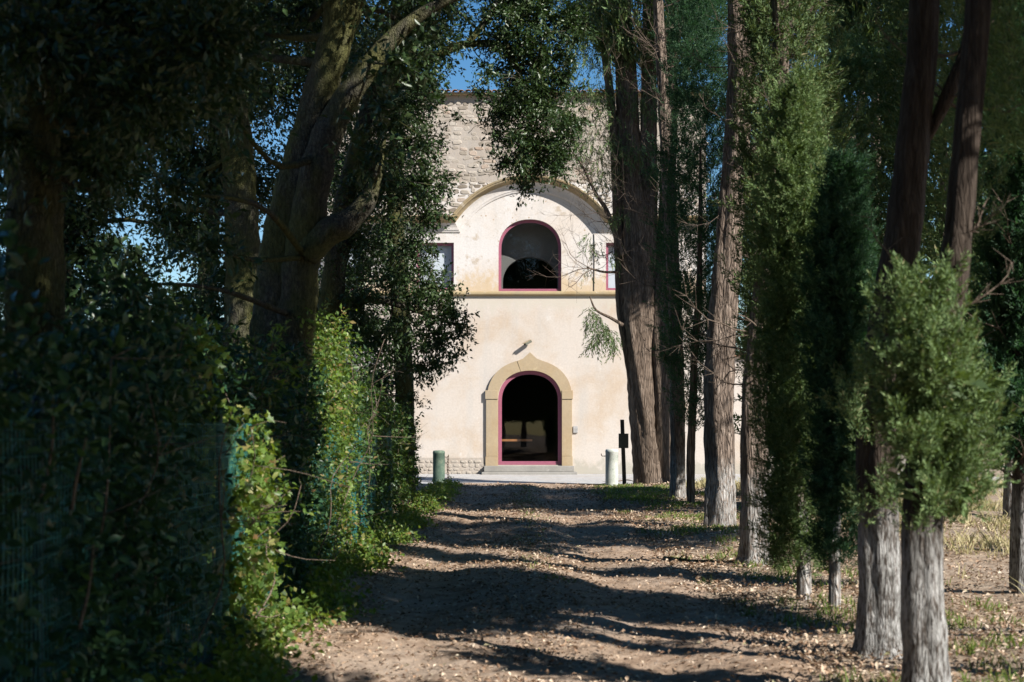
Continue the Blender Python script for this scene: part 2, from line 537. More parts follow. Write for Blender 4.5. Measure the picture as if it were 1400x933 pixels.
c_ = k.ramp(n1, [(.28, (.22, .25, .20)), (.45, (.42, .44, .39)), (.72, (.55, .55, .51))])
k.bsdf(k.mix(.35, c_, k.ramp(n2, [(.3, (.55, .55, .55)), (.7, (1.1, 1.1, 1.1))]), 'MULTIPLY'), .9, k.bump(n2, .5, .006), .15)
M['concrete'] = k.m
k = NT('greened_concrete')
n1 = k.noise(k.coord(), 5, 6, .65)
n2 = k.noise(k.coord(), 40, 4, .6)
c_ = k.ramp(n1, [(.28, (.045, .075, .060)), (.5, (.085, .125, .095)), (.75, (.19, .22, .16))])
k.bsdf(c_, .9, k.bump(n2, .5, .006), .15)
M['mossy'] = k.m

k = NT('glass_pane')
lw = k.n('ShaderNodeLayerWeight')
lw.inputs['Blend'].default_value = .5
refl = k.math('ADD', .045, k.math('MULTIPLY', .9, k.math('POWER', lw.outputs['Facing'], 5.0)))
wv = k.noise(k.coord(), 1.3, 2, .5)
bp = k.bump(wv, .012, .05)
gl = k.n('ShaderNodeBsdfGlossy')
gl.inputs['Roughness'].default_value = .015
gl.inputs['Color'].default_value = (.9, .92, .95, 1)
k.l(bp, gl.inputs['Normal'])
tp = k.n('ShaderNodeBsdfTransparent')
tp.inputs['Color'].default_value = (.92, .94, .94, 1)
mx = k.n('ShaderNodeMixShader')
k.l(k.math('MULTIPLY', refl, 1.0), mx.inputs[0])
k.l(tp.outputs[0], mx.inputs[1])
k.l(gl.outputs[0], mx.inputs[2])
k.l(mx.outputs[0], k.out.inputs[0])
M['glass'] = k.m

def soil_mat(name, stops, pebble=True):
    k = NT(name)
    v = k.coord()
    big = k.noise(v, .7, 5, .6)
    med = k.noise(v, 5.0, 7, .7)
    fine = k.noise(v, 38, 5, .7)
    c = k.ramp(med, stops)
    c = k.mix(.5, c, k.ramp(fine, [(.3, (.45, .42, .40)), (.72, (1.25, 1.2, 1.15))]), 'MULTIPLY')
    c = k.mix(k.ramp(big, [(.45, 0.0), (.7, .5)]), c, (.38, .32, .265))
    h = k.math('ADD', med, k.math('MULTIPLY', fine, .5))
    if pebble:
        pb = k.voronoi(v, 26, 'F1')
        pm = k.ramp(pb, [(.12, 1.0), (.25, 0.0)])
        sel = k.math('MULTIPLY', pm, k.ramp(k.noise(v, 9, 3, .6), [(.50, 0.0), (.56, 1.0)]))
        c = k.mix(sel, c, (.40, .36, .32))
        h = k.math('ADD', h, k.math('MULTIPLY', sel, .8))
    k.bsdf(c, .95, k.bump(h, .9, .03), .1)
    return k.m

M['path'] = soil_mat('earth_and_leaf_mould', [(.3, (.16, .11, .078)), (.5, (.33, .24, .172)), (.72, (.49, .385, .30))])
M['ground'] = soil_mat('verge_soil', [(.3, (.17, .125, .088)), (.5, (.32, .245, .18)), (.72, (.46, .38, .29))], False)
M['gravel'] = soil_mat('pale_gravel_paving', [(.3, (.32, .32, .32)), (.5, (.42, .42, .42)), (.72, (.50, .50, .49))], False)

# ================================================================== THE SETTING
def grid_mesh(xs, ys, zf):
    X, Y = np.meshgrid(xs, ys)
    Z = zf(X, Y)
    v = np.stack([X, Y, Z], -1).reshape(-1, 3)
    w = len(xs)
    i, j = np.meshgrid(np.arange(len(ys) - 1), np.arange(w - 1), indexing='ij')
    a = (i * w + j).ravel()
    t = np.concatenate([np.stack([a, a + 1, a + w + 1], 1), np.stack([a, a + w + 1, a + w], 1)])
    return v, t

def span(*segs):
    out = []
    for a, b, s in segs:
        out.append(np.arange(a, b, s))
    return np.concatenate(out + [[segs[-1][1]]])

gx = span((-1500, -60, 120), (-60, -8, 4), (-8, -3, .5), (-3, 9, .16), (9, 60, 3), (60, 1500, 120))
gy = span((-300, -10, 40), (-10, 4, 1), (4, 42, .16), (42, 70, 2), (70, 2000, 130))
v, t = grid_mesh(gx, gy, lambda X, Y: ground_z(X, Y) + np.where((abs(X) < 9) & (Y < 41) & (Y > 4), .018 * np.sin(7 * X + 3 * Y) * np.sin(5 * Y - 4 * X), 0))
link('ground', tri_mesh('ground', v, t, True), M['ground'], kind='structure')

py_ = span((-8, 4, .5), (4, 41.6, .09))
pu = np.linspace(0, 1, 60)
Yp = np.repeat(py_[:, None], len(pu), 1)
lo = -1.95 + .10 * np.sin(1.3 * py_) + .06 * np.sin(3.1 * py_ + 1)
hi = 2.02 + .13 * np.sin(1.1 * py_ + 2) + .08 * np.sin(2.7 * py_)
Xp = lo[:, None] + (hi - lo)[:, None] * pu[None]
edge = np.minimum(pu, 1 - pu)[None] * 4.4
Zp = ground_z(Xp, Yp) + .006 + .020 * np.clip(edge / .3, 0, 1) + .010 * np.sin(9 * Xp + 4 * Yp) * np.sin(6 * Yp - 5 * Xp) + .008 * np.sin(17 * Xp - 5 * Yp) * np.sin(13 * Yp)
Zp = Zp + .02 * np.clip(edge / .2, 0, 1)
v = np.stack([Xp, Yp, Zp], -1).reshape(-1, 3)
w = len(pu)
i, j = np.meshgrid(np.arange(len(py_) - 1), np.arange(w - 1), indexing='ij')
a = (i * w + j).ravel()
link('path', tri_mesh('path', v, np.concatenate([np.stack([a, a + 1, a + w + 1], 1), np.stack([a, a + w + 1, a + w], 1)]), True), M['path'], kind='structure')

m = MB()
xs = np.linspace(-14, 16, 61)
fe = 41.45 + .12 * np.sin(1.4 * xs) + .07 * np.sin(3.3 * xs + 1)
m.add([(x, y, .03) for x, y in zip(xs, fe)] + [(x, 49.99, .05) for x in xs], [(q, q + 1, q + 62, q + 61) for q in range(60)])
m.build('forecourt', M['gravel'], kind='structure')

# ================================================================== THE VILLA
FY = 50.0
S = FPX / FY                        # pixels per metre on the facade
def fx(px): return (px - 700) / S
def fz(py): return EYE + (HOR - py) / S
XC = fx(724.5)
XL, XR = XC - 7.7, XC + 6.2
ZTOP = fz(131)
Z_STRING = fz(403)
Z_CORN = fz(318)

def arch_pts(cx, hw, zb, zs, rise, n=24, e=2.0):
    """closed outline of an arched opening, counter-clockwise from the bottom left"""
    pts = [(cx - hw, zb), (cx + hw, zb)]
    for q in range(n + 1):
        a_ = PI * q / n
        c, s = math.cos(a_), math.sin(a_)
        pts.append((cx + hw * math.copysign(abs(c) ** (2 / e), c), zs + rise * abs(s) ** (2 / e)))
    return pts

door_o = arch_pts(XC, fx(768) - XC, fz(636), fz(548), fz(507) - fz(548), e=2.15)
win_o = arch_pts(fx(724.5), (fx(767.5) - fx(681.5)) / 2, fz(398.5), fz(340), fz(300) - fz(340), e=2.15)
def rect(x0, x1, z0, z1): return [(x0, z0), (x1, z0), (x1, z1), (x0, z1)]
WZ0, WZ1 = fz(397), fz(332)
side_wins = []
for d0, d1 in ((-155, -104), (104, 155), (-279, -228)):
    side_wins.append(rect(XC + d0 / S, XC + d1 / S, WZ0, WZ1))

villa = thing('villa', (XC, FY, 0), 'pale old plastered villa with arched door and rubble stone top storey', 'villa')

def face_with_holes(mb, outer, holes, y, depth):
    """front face at y with openings, and the reveals behind them"""
    x0, z0 = outer[0]
    x1, z1 = outer[2]
    xs_ = sorted({round(x, 6) for h in holes for x, z in h} | {x0, x1})
    def cut_at(h, x):
        zz_ = []
        for (ax_, az_), (bx_, bz_) in zip(h, h[1:] + h[:1]):
            if min(ax_, bx_) - 1e-6 <= x <= max(ax_, bx_) + 1e-6:
                if abs(bx_ - ax_) < 1e-6:
                    zz_ += [az_, bz_]
                else:
                    zz_.append(az_ + (bz_ - az_) * (x - ax_) / (bx_ - ax_))
        return min(zz_), max(zz_)
    for xa_, xb_ in zip(xs_, xs_[1:]):
        if xb_ - xa_ < 1e-5:
            continue
        hit = [h for h in holes if min(p[0] for p in h) < (xa_ + xb_) / 2 < max(p[0] for p in h)]
        if not hit:
            mb.add([(xa_, y, z0), (xb_, y, z0), (xb_, y, z1), (xa_, y, z1)], [(0, 1, 2, 3)])
            continue
        e = (xb_ - xa_) * 1e-4
        (la, ta), (lb, tb_) = cut_at(hit[0], xa_ + e), cut_at(hit[0], xb_ - e)
        mb.add([(xa_, y, z0), (xb_, y, z0), (xb_, y, lb), (xa_, y, la)], [(0, 1, 2, 3)])
        mb.add([(xa_, y, ta), (xb_, y, tb_), (xb_, y, z1), (xa_, y, z1)], [(0, 1, 2, 3)])
    for h in holes:
        n_ = len(h)
        mb.add([(x, y, z) for x, z in h] + [(x, y + depth, z) for x, z in h], [(q, q + n_, (q + 1) % n_ + n_, (q + 1) % n_) for q in range(n_)])

m = MB()
face_with_holes(m, rect(XL, XR, -.2, Z_STRING), [door_o], FY, .42)
m.build('lower_wall', M['plaster_low'], villa)
m = MB()
face_with_holes(m, rect(XL, XR, Z_STRING, fz(250)), [win_o] + side_wins, FY, .36)
m.build('middle_wall', M['plaster_mid'], villa)
m = MB()
m.add([(XL, FY, fz(250)), (XR, FY, fz(250)), (XR, FY, ZTOP), (XL, FY, ZTOP)], [(0, 1, 2, 3)])
BK = FY + 11
for x, flip in ((XL, 1), (XR, 0)):
    q = [(x, FY, -.2), (x, BK, -.2), (x, BK, ZTOP), (x, FY, ZTOP)]
    m.add(q[::-1] if flip else q, [(0, 1, 2, 3)])
m.add([(XR, BK, -.2), (XL, BK, -.2), (XL, BK, ZTOP), (XR, BK, ZTOP)], [(0, 1, 2, 3)])
m.build('upper_wall', M['mortar'], villa)

# rubble stones of the attic, too small to pick apart: one mesh of real stones
def arch_top(x):
    """top edge of the cornice above which the rubble starts"""
    dx = abs(x - XC)
    rr = 3.33
    base = Z_CORN + .52
    cz = Z_CORN - 1.40
    return np.where(dx < 2.75, np.maximum(cz + np.sqrt(np.maximum(rr * rr - dx * dx, 0)), base), base)

def stone_lump(g, cx, cz, w, h, y, d):
    """uneven stone: an octagonal front pushed out of the wall"""
    n_ = 8
    an = np.linspace(0, 2 * PI, n_, endpoint=False) + PI / 8
    rx = w / 2 * np.sign(np.cos(an)) * abs(np.cos(an)) ** .6 * g.uniform(.82, 1.0, n_)
    rz = h / 2 * np.sign(np.sin(an)) * abs(np.sin(an)) ** .6 * g.uniform(.82, 1.0, n_)
    tl = g.normal(0, .12)
    ox, oz = rx * math.cos(tl) - rz * math.sin(tl), rx * math.sin(tl) + rz * math.cos(tl)
    v_ = [(cx + a_, y, cz + b_) for a_, b_ in zip(ox, oz)] + [(cx + a_ * .78, y - d * g.uniform(.7, 1.1), cz + b_ * .78) for a_, b_ in zip(ox, oz)]
    f_ = [(q, (q + 1) % n_, (q + 1) % n_ + n_, q + n_) for q in range(n_)] + [tuple(range(n_, 2 * n_))]
    return v_, [tuple(reversed(z)) if False else z for z in f_]

g = rng(5)
m = MB()
z = Z_CORN + .5
while z < ZTOP - .1:
    h = g.uniform(.10, .20)
    x = XL + .05
    while x < XR - .1:
        w = g.uniform(.14, .40) * (1.0 if g.random() > .15 else 1.4)
        cz = z + h / 2 + g.normal(0, .02)
        if cz - h / 2 > float(arch_top(np.array(x + w / 2))) - .02 and cz + h / 2 < ZTOP - .05 and g.random() < .85:
            m.add(*stone_lump(g, x + w / 2, cz, w * 1.0, h * g.uniform(.8, 1.08), FY + .002, g.uniform(.004, .028)))
        x += w
    z += h
m.build('rubble_facing', M['rubble'], villa, smooth=False, kind='stuff')

# bared stones of the plinth beside the steps
m = MB().add(*stone_lump(rng(1), 0, 0, 1, 1, 0, .3))
proto = [tri for tri in range(4)]
plinth = MB().box(fx(560), fx(661), FY - .05, FY + .02, -.1, fz(626)).build('plinth', M['mortar'], villa)
g = rng(8)
z = .04
row = 0
while z < fz(627) - .06:
    h = g.uniform(.10, .17)
    x = fx(562)
    while x < fx(659):
        w = g.uniform(.14, .34)
        mm = MB()
        mm.add(*stone_lump(g, x + w / 2, z + h / 2, w * .93, h * g.uniform(.75, 1.0), FY - .048, g.uniform(.008, .035)))
        mm.build('stone', M['rubble'], plinth)
        x += w
    z += h

# sweep of a moulding along a path in the facade plane
def moulding(path, prof, y=FY):
    """prof rows: (offset to the left of travel, projection towards the viewer)"""
    p = np.asarray(path, float)
    tn = nrm(np.diff(p, axis=0))
    nl = np.stack([-tn[:, 1], tn[:, 0]], 1)
    out = []
    for q in range(len(p)):
        if q == 0:
            nn = nl[0]
        elif q == len(p) - 1:
            nn = nl[-1]
        else:
            b_ = nl[q - 1] + nl[q]
            nn = b_ / max(1e-6, (b_ @ nl[q]))
        out.append([(p[q][0] + nn[0] * o_, y - pr, p[q][1] + nn[1] * o_) for o_, pr in prof])
    n_ = len(prof)
    v_ = [z for r_ in out for z in r_]
    f_ = [(q * n_ + k_, (q + 1) * n_ + k_, (q + 1) * n_ + k_ + 1, q * n_ + k_ + 1) for q in range(len(p) - 1) for k_ in range(n_ - 1)]
    return v_, f_

RI = 2.82
hw = 2.45
path_c = [(XL, Z_CORN), (XC - hw, Z_CORN)]
a0 = math.asin(hw / RI)
path_a = [(XC + RI * math.sin(-a0 + 2 * a0 * q / 28), Z_CORN - RI * math.cos(a0) + RI * math.cos(-a0 + 2 * a0 * q / 28)) for q in range(29)]
cove = [(0.0, -.01), (0.0, .035), (.035, .05), (.07, .055), (.075, .075)] + [(.075 + .33 * math.sin(q / 6 * PI / 2) ** 1.0, .075 + .30 * (1 - math.cos(q / 6 * PI / 2))) for q in range(1, 7)] + [(.41, .40), (.455, .42), (.47, .45), (.515, .46), (.53, .44), (.53, -.01)]
full = path_c[:-1] + path_a + [(XR, Z_CORN)]
cut_ = 7
m = MB()
m.add(*moulding(full, cove[cut_:]))
m.build('cornice', M['cornice_stone'], villa)
m = MB()
m.add(*moulding(full, cove[:cut_ + 1]))
m.build('cove', M['plaster_mid'], villa)
m = MB()
m.add(*moulding([(XL, Z_STRING - .05), (XR, Z_STRING - .05)], [(0, -.01), (0, .05), (.03, .09), (.05, .13), (.11, .13), (.13, .10), (.16, .06), (.17, -.01)]))
m.build('string_course', M['cornice_stone'], villa)

# roof edge: slab, fascia and half round tiles
roof = MB().box(XL - .25, XR + .25, FY - .22, BK + .3, ZTOP + .0, ZTOP + .07).build('roof', M['cornice_stone'], villa)
m = MB()
ny = 6
th = np.linspace(0, PI, 7)
vv = []
for yy, sc in ((-.1, 1.0), (.55, .85)):
    vv += [(math.cos(a_) * .11 * sc, yy, math.sin(a_) * .085 * sc) for a_ in th]
for yy, sc in ((-.1, .82), (.55, .7)):
    vv += [(math.cos(a_) * .11 * sc, yy, math.sin(a_) * .085 * sc) for a_ in th]
ff = [(q, q + 1, q + 8, q + 7) for q in range(6)] + [(14 + q, 21 + q, 22 + q, 15 + q) for q in range(6)] + [(q, q + 14, q + 15, q + 1) for q in range(6)]
tile_me = bpy.data.meshes.new('roof_tile')
tile_me.from_pydata(vv, [], ff)
tile_me.materials.append(M['terracotta'])
tile_me.shade_smooth()
g = rng(3)
x = XL - .1
while x < XR + .2:
    t_ = link('roof_tile', tile_me, None, roof, loc=(x - XC + g.normal(0, .008), -.24 + g.normal(0, .015), ZTOP + .075 + g.normal(0, .008)))
    t_.rotation_euler = (R(10), 0, g.normal(0, .03))
    x += .235

# door surround of golden stone
ds = thing  # (only parts below)
def ring(mb, inner, outer, y0, y1):
    """solid between two outlines of the same length (open strip)"""
    n_ = len(inner)
    v_ = [(x, y0, z) for x, z in inner] + [(x, y0, z) for x, z in outer] + [(x, y1, z) for x, z in outer] + [(x, y1, z) for x, z in inner]
    f_ = []
    for q in range(n_ - 1):
        f_ += [(q, q + 1, n_ + q + 1, n_ + q), (n_ + q, n_ + q + 1, 2 * n_ + q + 1, 2 * n_ + q), (3 * n_ + q, 3 * n_ + q + 1, q + 1, q)]
    f_ += [(0, n_, 2 * n_, 3 * n_), (n_ - 1, 4 * n_ - 1, 3 * n_ - 1, 2 * n_ - 1)]
    mb.add(v_, f_)

JZ = fz(546)
inn = [p for p in door_o[2:]]                    # right to left over the arch
hwd = fx(768) - XC
outp = []
for q, (x, z) in enumerate(inn):
    a_ = PI * q / (len(inn) - 1)
    c, s_ = math.cos(a_), math.sin(a_)
    ox = XC + (fx(782) - XC) * math.copysign(abs(c) ** (2 / 2.25), c)
    oz = JZ + (fz(493) - JZ) * abs(s_) ** (2 / 2.25)
    oz += (fz(481) - fz(492)) * math.exp(-abs(ox - XC) / .17)
    outp.append((ox, oz))
inn = [(x, max(z, JZ)) for x, z in inn]
surround = MB()
half = len(inn) // 2
cut = half + 2                                   # the crack left of the keystone
ring(surround, inn[:cut + 1], outp[:cut + 1], FY - .10, FY + .30)
surround = surround.build('door_surround', M['sandstone'], villa, bevel=0.0)
m = MB()
i2 = [(x - .012, z) for x, z in inn[cut:]]
o2 = [(x - .026, z) for x, z in outp[cut:]]
ring(m, i2, o2, FY - .095, FY + .30)
m.build('arch_stone', M['sandstone'], surround)
for sgn in (-1, 1):
    x0, x1 = (XC + hwd, fx(782)) if sgn > 0 else (fx(664.5), XC - hwd)
    MB().box(x0 - (0 if sgn > 0 else .03), x1 + (.03 if sgn > 0 else 0), FY - .125, FY + .3, fz(546), fz(534)).build('impost', M['sandstone'], surround, bevel=.012)
    MB().box(x0, x1, FY - .095, FY + .3, fz(624), fz(546) - .004).build('jamb', M['sandstone'], surround, bevel=.012)
    MB().box(x0 - (0 if sgn > 0 else .02), x1 + (.02 if sgn > 0 else 0), FY - .115, FY + .3, fz(637.5), fz(624) - .004).build('jamb_base', M['sandstone'], surround, bevel=.012)

def inset(pts, d):
    n_ = len(pts)
    p = np.asarray(pts)
    out = []
    for q in range(n_):
        a_, b_, c_ = p[q - 1], p[q], p[(q + 1) % n_]
        if np.linalg.norm(b_ - a_) < 1e-6:
            a_ = p[q - 2]
        if np.linalg.norm(c_ - b_) < 1e-6:
            c_ = p[(q + 2) % n_]
        t1, t2 = nrm(b_ - a_), nrm(c_ - b_)
        n1_, n2_ = np.array([-t1[1], t1[0]]), np.array([-t2[1], t2[0]])
        bb = n1_ + n2_
        out.append(tuple(b_ + bb / max(.3, bb @ n2_) * d))
    return out

def framed_opening(kind, outline, y, fw, parent, back=None, frame_mat='mauve', lip=.0):
    """frame in two steps with a pane, under an empty named for its kind"""
    o = bpy.data.objects.new(kind, None)
    COL.objects.link(o)
    o.parent = parent
    c = np.mean(np.asarray(outline), axis=0)
    o.location = (c[0] - XC, y - FY, c[1])
    m_ = MB()
    a_ = inset(outline, .002)
    b_ = inset(outline, fw * .55)
    c_ = inset(outline, fw)
    cl = lambda z: list(z) + [z[0]]
    ring(m_, cl(b_), cl(a_), y, y + .09)
    ring(m_, cl(c_), cl(b_), y + .025, y + .08)
    m_.build('frame', M[frame_mat], o)
    m_ = MB()
    p_ = inset(outline, fw * .9)
    m_.add([(x, y + .055, z) for x, z in p_], [tuple(range(len(p_)))])
    m_.build('pane', M['glass'], o)
    return o

door = framed_opening('door', door_o, FY + .06, .13, villa)
# threshold and a rail inside, seen through the glass
MB().box(XC - 1.0, XC + .1, FY + 1.2, FY + 1.26, fz(604), fz(601)).build('rail', M['wood'], door)
win = framed_opening('arched_window', win_o, FY + .12, .10, villa)
for q, o_ in enumerate(side_wins):
    wd = framed_opening('window', o_, FY + .12, .09, villa)
    x0, x1 = o_[0][0], o_[1][0]
    MB().add([(x0, FY + .30, WZ0), (x1, FY + .30, WZ0), (x1, FY + .30, WZ1), (x0, FY + .30, WZ1)], [(0, 1, 2, 3)]).build('sky_sheet', M['sky_sheet'], wd)

MB().box(XR + .003, XR + 7.5, FY + .8, FY + 7, -.2, fz(486)).build('side_wing', M['plaster_low'], villa)
MB().box(XR + .003, XR + 7.7, FY + .6, FY + 7.2, fz(486) + .003, fz(483)).build('side_wing_roof', M['terracotta'], villa)
# rooms behind the glass
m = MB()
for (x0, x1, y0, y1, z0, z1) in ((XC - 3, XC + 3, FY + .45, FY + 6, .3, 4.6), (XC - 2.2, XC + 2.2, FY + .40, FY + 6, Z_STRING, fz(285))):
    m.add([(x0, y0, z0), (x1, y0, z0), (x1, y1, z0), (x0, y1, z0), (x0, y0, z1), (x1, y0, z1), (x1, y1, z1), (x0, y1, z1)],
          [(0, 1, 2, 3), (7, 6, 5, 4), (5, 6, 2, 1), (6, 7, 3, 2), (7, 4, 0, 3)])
m.build('room', M['dark_room'], villa)  # walls coloured near black in place of the unlit depth indoors
m = MB()
inner_arch = arch_pts(XC + .02, .98, fz(398), fz(380), fz(347) - fz(380), e=2.0)
face_with_holes(m, rect(XC - 2.1, XC + 2.1, fz(398) - .05, fz(288)), [[(x, max(z, fz(398) - .04)) for x, z in inner_arch]], FY + 1.0, .3)
m.build('inner_wall', M['interior'], win)

# steps, plaque, cable
MB().box(fx(662), fx(784.5), FY - .36, FY + .45, fz(645) + .0, fz(637)).build('step', M['step_stone'], villa, bevel=.018)
MB().box(fx(659), fx(788), FY - .72, FY + .10, -.02, fz(645) - .003).build('step', M['step_stone'], villa, bevel=.018)
MB().box(fx(783.5), fx(790), FY - .06, FY + .01, fz(592), fz(583)).build('intercom', M['grey_metal'], villa, bevel=.01)
m = MB()
m.add(*tube([(fx(812), FY - .02, fz(399), .014), (fx(812.5), FY - .02, fz(350), .014), (fx(812), FY - .02, fz(320), .014)], 6, 6))
m.build('cable', M['dark_metal'], villa)

# wall camera above the door
sc_ = thing('security_camera', (fx(721), FY, fz(470)), 'small grey security camera fixed to the wall above the arched door', 'camera')
m = MB()
c0 = np.array([fx(721), FY, fz(470)])
m.add(*tube([(*(c0 + [0.10, -.01, .06]), .03), (*(c0 + [.09, -.08, .07]), .02), (*(c0 + [.05, -.17, .04]), .02)], 6, 8))
m.build('bracket', M['grey_metal'], sc_)
m = MB()
ax = nrm(np.array([-.75, -.45, -.42]))
sd = nrm(np.cross(ax, [0, 0, 1.0]))
up = np.cross(sd, ax)
cc = c0 + np.array([.0, -.30, .02])
cc = c0 + np.array([.02, -.20, .02])
bx = [cc + ax * a_ * .14 + sd * b_ * .05 + up * c_ * .045 for c_ in (-1, 1) for b_ in (-1, 1) for a_ in (-1, 1)]
m.add(bx, [(0, 2, 3, 1), (4, 5, 7, 6), (0, 1, 5, 4), (2, 6, 7, 3), (0, 4, 6, 2), (1, 3, 7, 5)])
m.build('housing', M['sign_back'], sc_, bevel=.012)
m = MB()
bx = [cc + ax * a_ + sd * b_ * .078 + up * c_ for c_ in (.048, .060) for b_ in (-.75, .75) for a_ in (-.13, .19)]
m.add(bx, [(0, 2, 3, 1), (4, 5, 7, 6), (0, 1, 5, 4), (2, 6, 7, 3), (0, 4, 6, 2), (1, 3, 7, 5)])
m.build('hood', M['cornice_stone'], sc_)
m = MB()
m.add(*tube([(*(cc + ax * .14), .03), (*(cc + ax * .16), .034), (*(cc + ax * .162), .002)], 0, 10))
m.build('lens', M['dark_room'], sc_)

# ================================================================== BOLLARDS, SIGN POST, FENCE
def lathe(prof, cx, cy, seg=28):
    th = np.linspace(0, 2 * PI, seg, endpoint=False)
    v_ = [(cx + r_ * math.cos(a_), cy + r_ * math.sin(a_), z) for r_, z in prof for a_ in th]
    f_ = [(q * seg + k_, q * seg + (k_ + 1) % seg, (q + 1) * seg + (k_ + 1) % seg, (q + 1) * seg + k_) for q in range(len(prof) - 1) for k_ in range(seg)]
    f_.append(tuple((len(prof) - 1) * seg + k_ for k_ in range(seg)))
    return v_, f_

def bollard(px, pbase, ptop, d, label, mat, hook_side, chain):
    x = (px - 700) / FPX * d
    zt = EYE + (HOR - ptop) / FPX * d
    o = thing('bollard', (x, d, 0), label, 'bollard', 'concrete bollards at the end of the path')
    m_ = MB()
    m_.add(*lathe([(.175, -.1), (.175, .02), (.172, .5), (.172, zt - .10), (.176, zt - .095), (.176, zt - .06), (.170, zt - .03), (.15, zt - .008), (.10, zt)], x, d))
    m_.build('post', M[mat], o, smooth=True)
    m_ = MB()
    sx = hook_side
    zh = zt - .19
    m_.add(*tube([(x + sx * .165, d, zh, .012), (x + sx * .24, d, zh - .005, .012), (x + sx * .275, d, zh + .02, .012), (x + sx * .28, d, zh + .065, .011)], 10, 8))
    m_.build('hook', M['iron'], o, smooth=True)
    if chain:
        ch = bpy.data.objects.new('chain', None)
        COL.objects.link(ch)
        ch.parent = o
        th = np.linspace(0, 2 * PI, 14, endpoint=False)
        loop = [(.026 * math.cos(a_), 0, .048 * math.sin(a_), .0085) for a_ in th]
        loop = loop + loop[:1]
        lm = MB().add(*tube(loop, 0, 6, cap=False))
        me = bpy.data.meshes.new('link')
        me.from_pydata(np.concatenate(lm.v).tolist(), [], lm.f)
        me.materials.append(M['iron'])
        z = zh - .03
        q = 0
        while z > .05:
            lk = link('link', me, None, ch, loc=(sx * .262 + .006 * math.sin(q * 2.1), .004 * math.cos(q * 1.7), z))
            lk.rotation_euler = (0, .1 * math.sin(q * 3.3), PI / 2 * (q % 2) + .35)
            z -= .074
            q += 1
    return o

bollard(600, 663, 616, 41.0, 'dark mossy concrete bollard with a rusty chain hanging beside the hedge', 'mossy', 1, True)
bollard(836.5, 668, 614, 38.2, 'pale concrete bollard with a bare hook beside the big split cypress', 'concrete', -1, False)

d = 40.2
x = (852.5 - 700) / FPX * d
sp = thing('sign_post', (x, d, 0), 'leaning dark post carrying a small square plate beside the pale bollard', 'sign')
zt = EYE + (HOR - 574) / FPX * d
m = MB()
q = [(-.055, -.03), (.055, -.03), (.055, .03), (-.055, .03)]
m.add([(x + a_ + .03, d + b_, -.1) for a_, b_ in q] + [(x + a_ - .04, d + b_, zt) for a_, b_ in q], [(0, 1, 5, 4), (1, 2, 6, 5), (2, 3, 7, 6), (3, 0, 4, 7), (4, 5, 6, 7)])
m.build('post', M['dark_metal'], sp, bevel=.008)
zs0, zs1 = EYE + (HOR - 613) / FPX * d, EYE + (HOR - 593) / FPX * d
MB().box(x - .145, x + .135, d - .062, d - .045, zs0, zs1).build('plate', M['sign_back'], sp, bevel=.005)
MB().box(x - .10, x + .09, d - .044, d - .031, (zs0 + zs1) / 2 - .02, (zs0 + zs1) / 2 + .02).build('clamp', M['dark_metal'], sp)

FX = -2.05
fence = thing('wire_fence', (FX, 4.5, 0), 'teal plastic coated wire mesh fence overgrown by the hedge along the path', 'fence')
def fence_x(y):
    return FX + .05 * np.sin(.8 * y) + .03 * np.sin(2.1 * y + 1)
post_y = np.arange(4.55, 25, 1.75)
for y in post_y:
    fxp = float(fence_x(y))
    m = MB()
    m.add(*lathe([(.024, -.1), (.024, 1.70), (.030, 1.705), (.030, 1.735), (.020, 1.75)], fxp - .03, y, 12))
    m.build('post', M['fence_post'], fence, smooth=True)
ab, rr = [], []
yy = np.arange(4.3, 23.9, .05)
zz = np.arange(.06, 1.66, .075)
def wpt(y, z):
    y = np.asarray(y, float)
    z = np.asarray(z, float) + 0 * y
    return np.stack([fence_x(y) + .012 * np.sin(5 * y + 3 * z), y, z], -1)
for k_ in range(3):
    z0, z1 = .06 + k_ * .53, .06 + (k_ + 1) * .53
    ab.append(np.stack([wpt(yy, z0), wpt(yy, z1)], 1))
y2 = np.arange(4.3, 23.6, .35)
for z in zz:
    ab.append(np.stack([wpt(y2, z), wpt(y2 + .35, z)], 1))
ab = np.concatenate(ab)
leaf_object('wire_mesh', twig_lines((ab, np.full((len(ab), 2), .0027))), M['fence_green'], fence, kind='stuff')

# ================================================================== TREES
def px_path(rows, d=None):
    """rows (px, py, width_px[, distance]) -> (x, y, z, radius)"""
    out = []
    for r_ in rows:
        dd = r_[3] if len(r_) > 3 else d
        p = P(r_[0], r_[1], dd)
        out.append((*p, r_[2] / 2 / FPX * dd))
    return out

SP, CP = math.sin(PHI), math.cos(PHI)
def ucoord(p):
    """position across the sunlight: what shares a u shades what lies behind it"""
    return p[..., 0] * CP + p[..., 1] * SP
FLECKS = [(10.12, 10.24), (6.5, 7.1), (7.95, 8.05)]
GAPS = [(6.30, 7.35), (12.25, 12.62), (13.2, 13.75), (18.7, 20.2), (21.6, 22.0), (24.4, 24.7), (32.6, 42.5)]  # sun strips left open by cutting the crowns
def keep_gaps(p, gaps=GAPS, soft=.12, seed=1):
    """trees stand apart: foliage thins out to nothing between them"""
    u = ucoord(p) + .10 * wob(p, 1.3, 4)
    k_ = np.ones(len(p), bool)
    for a_, b_ in gaps:
        k_ &= ~((u > a_) & (u < b_))
    return k_

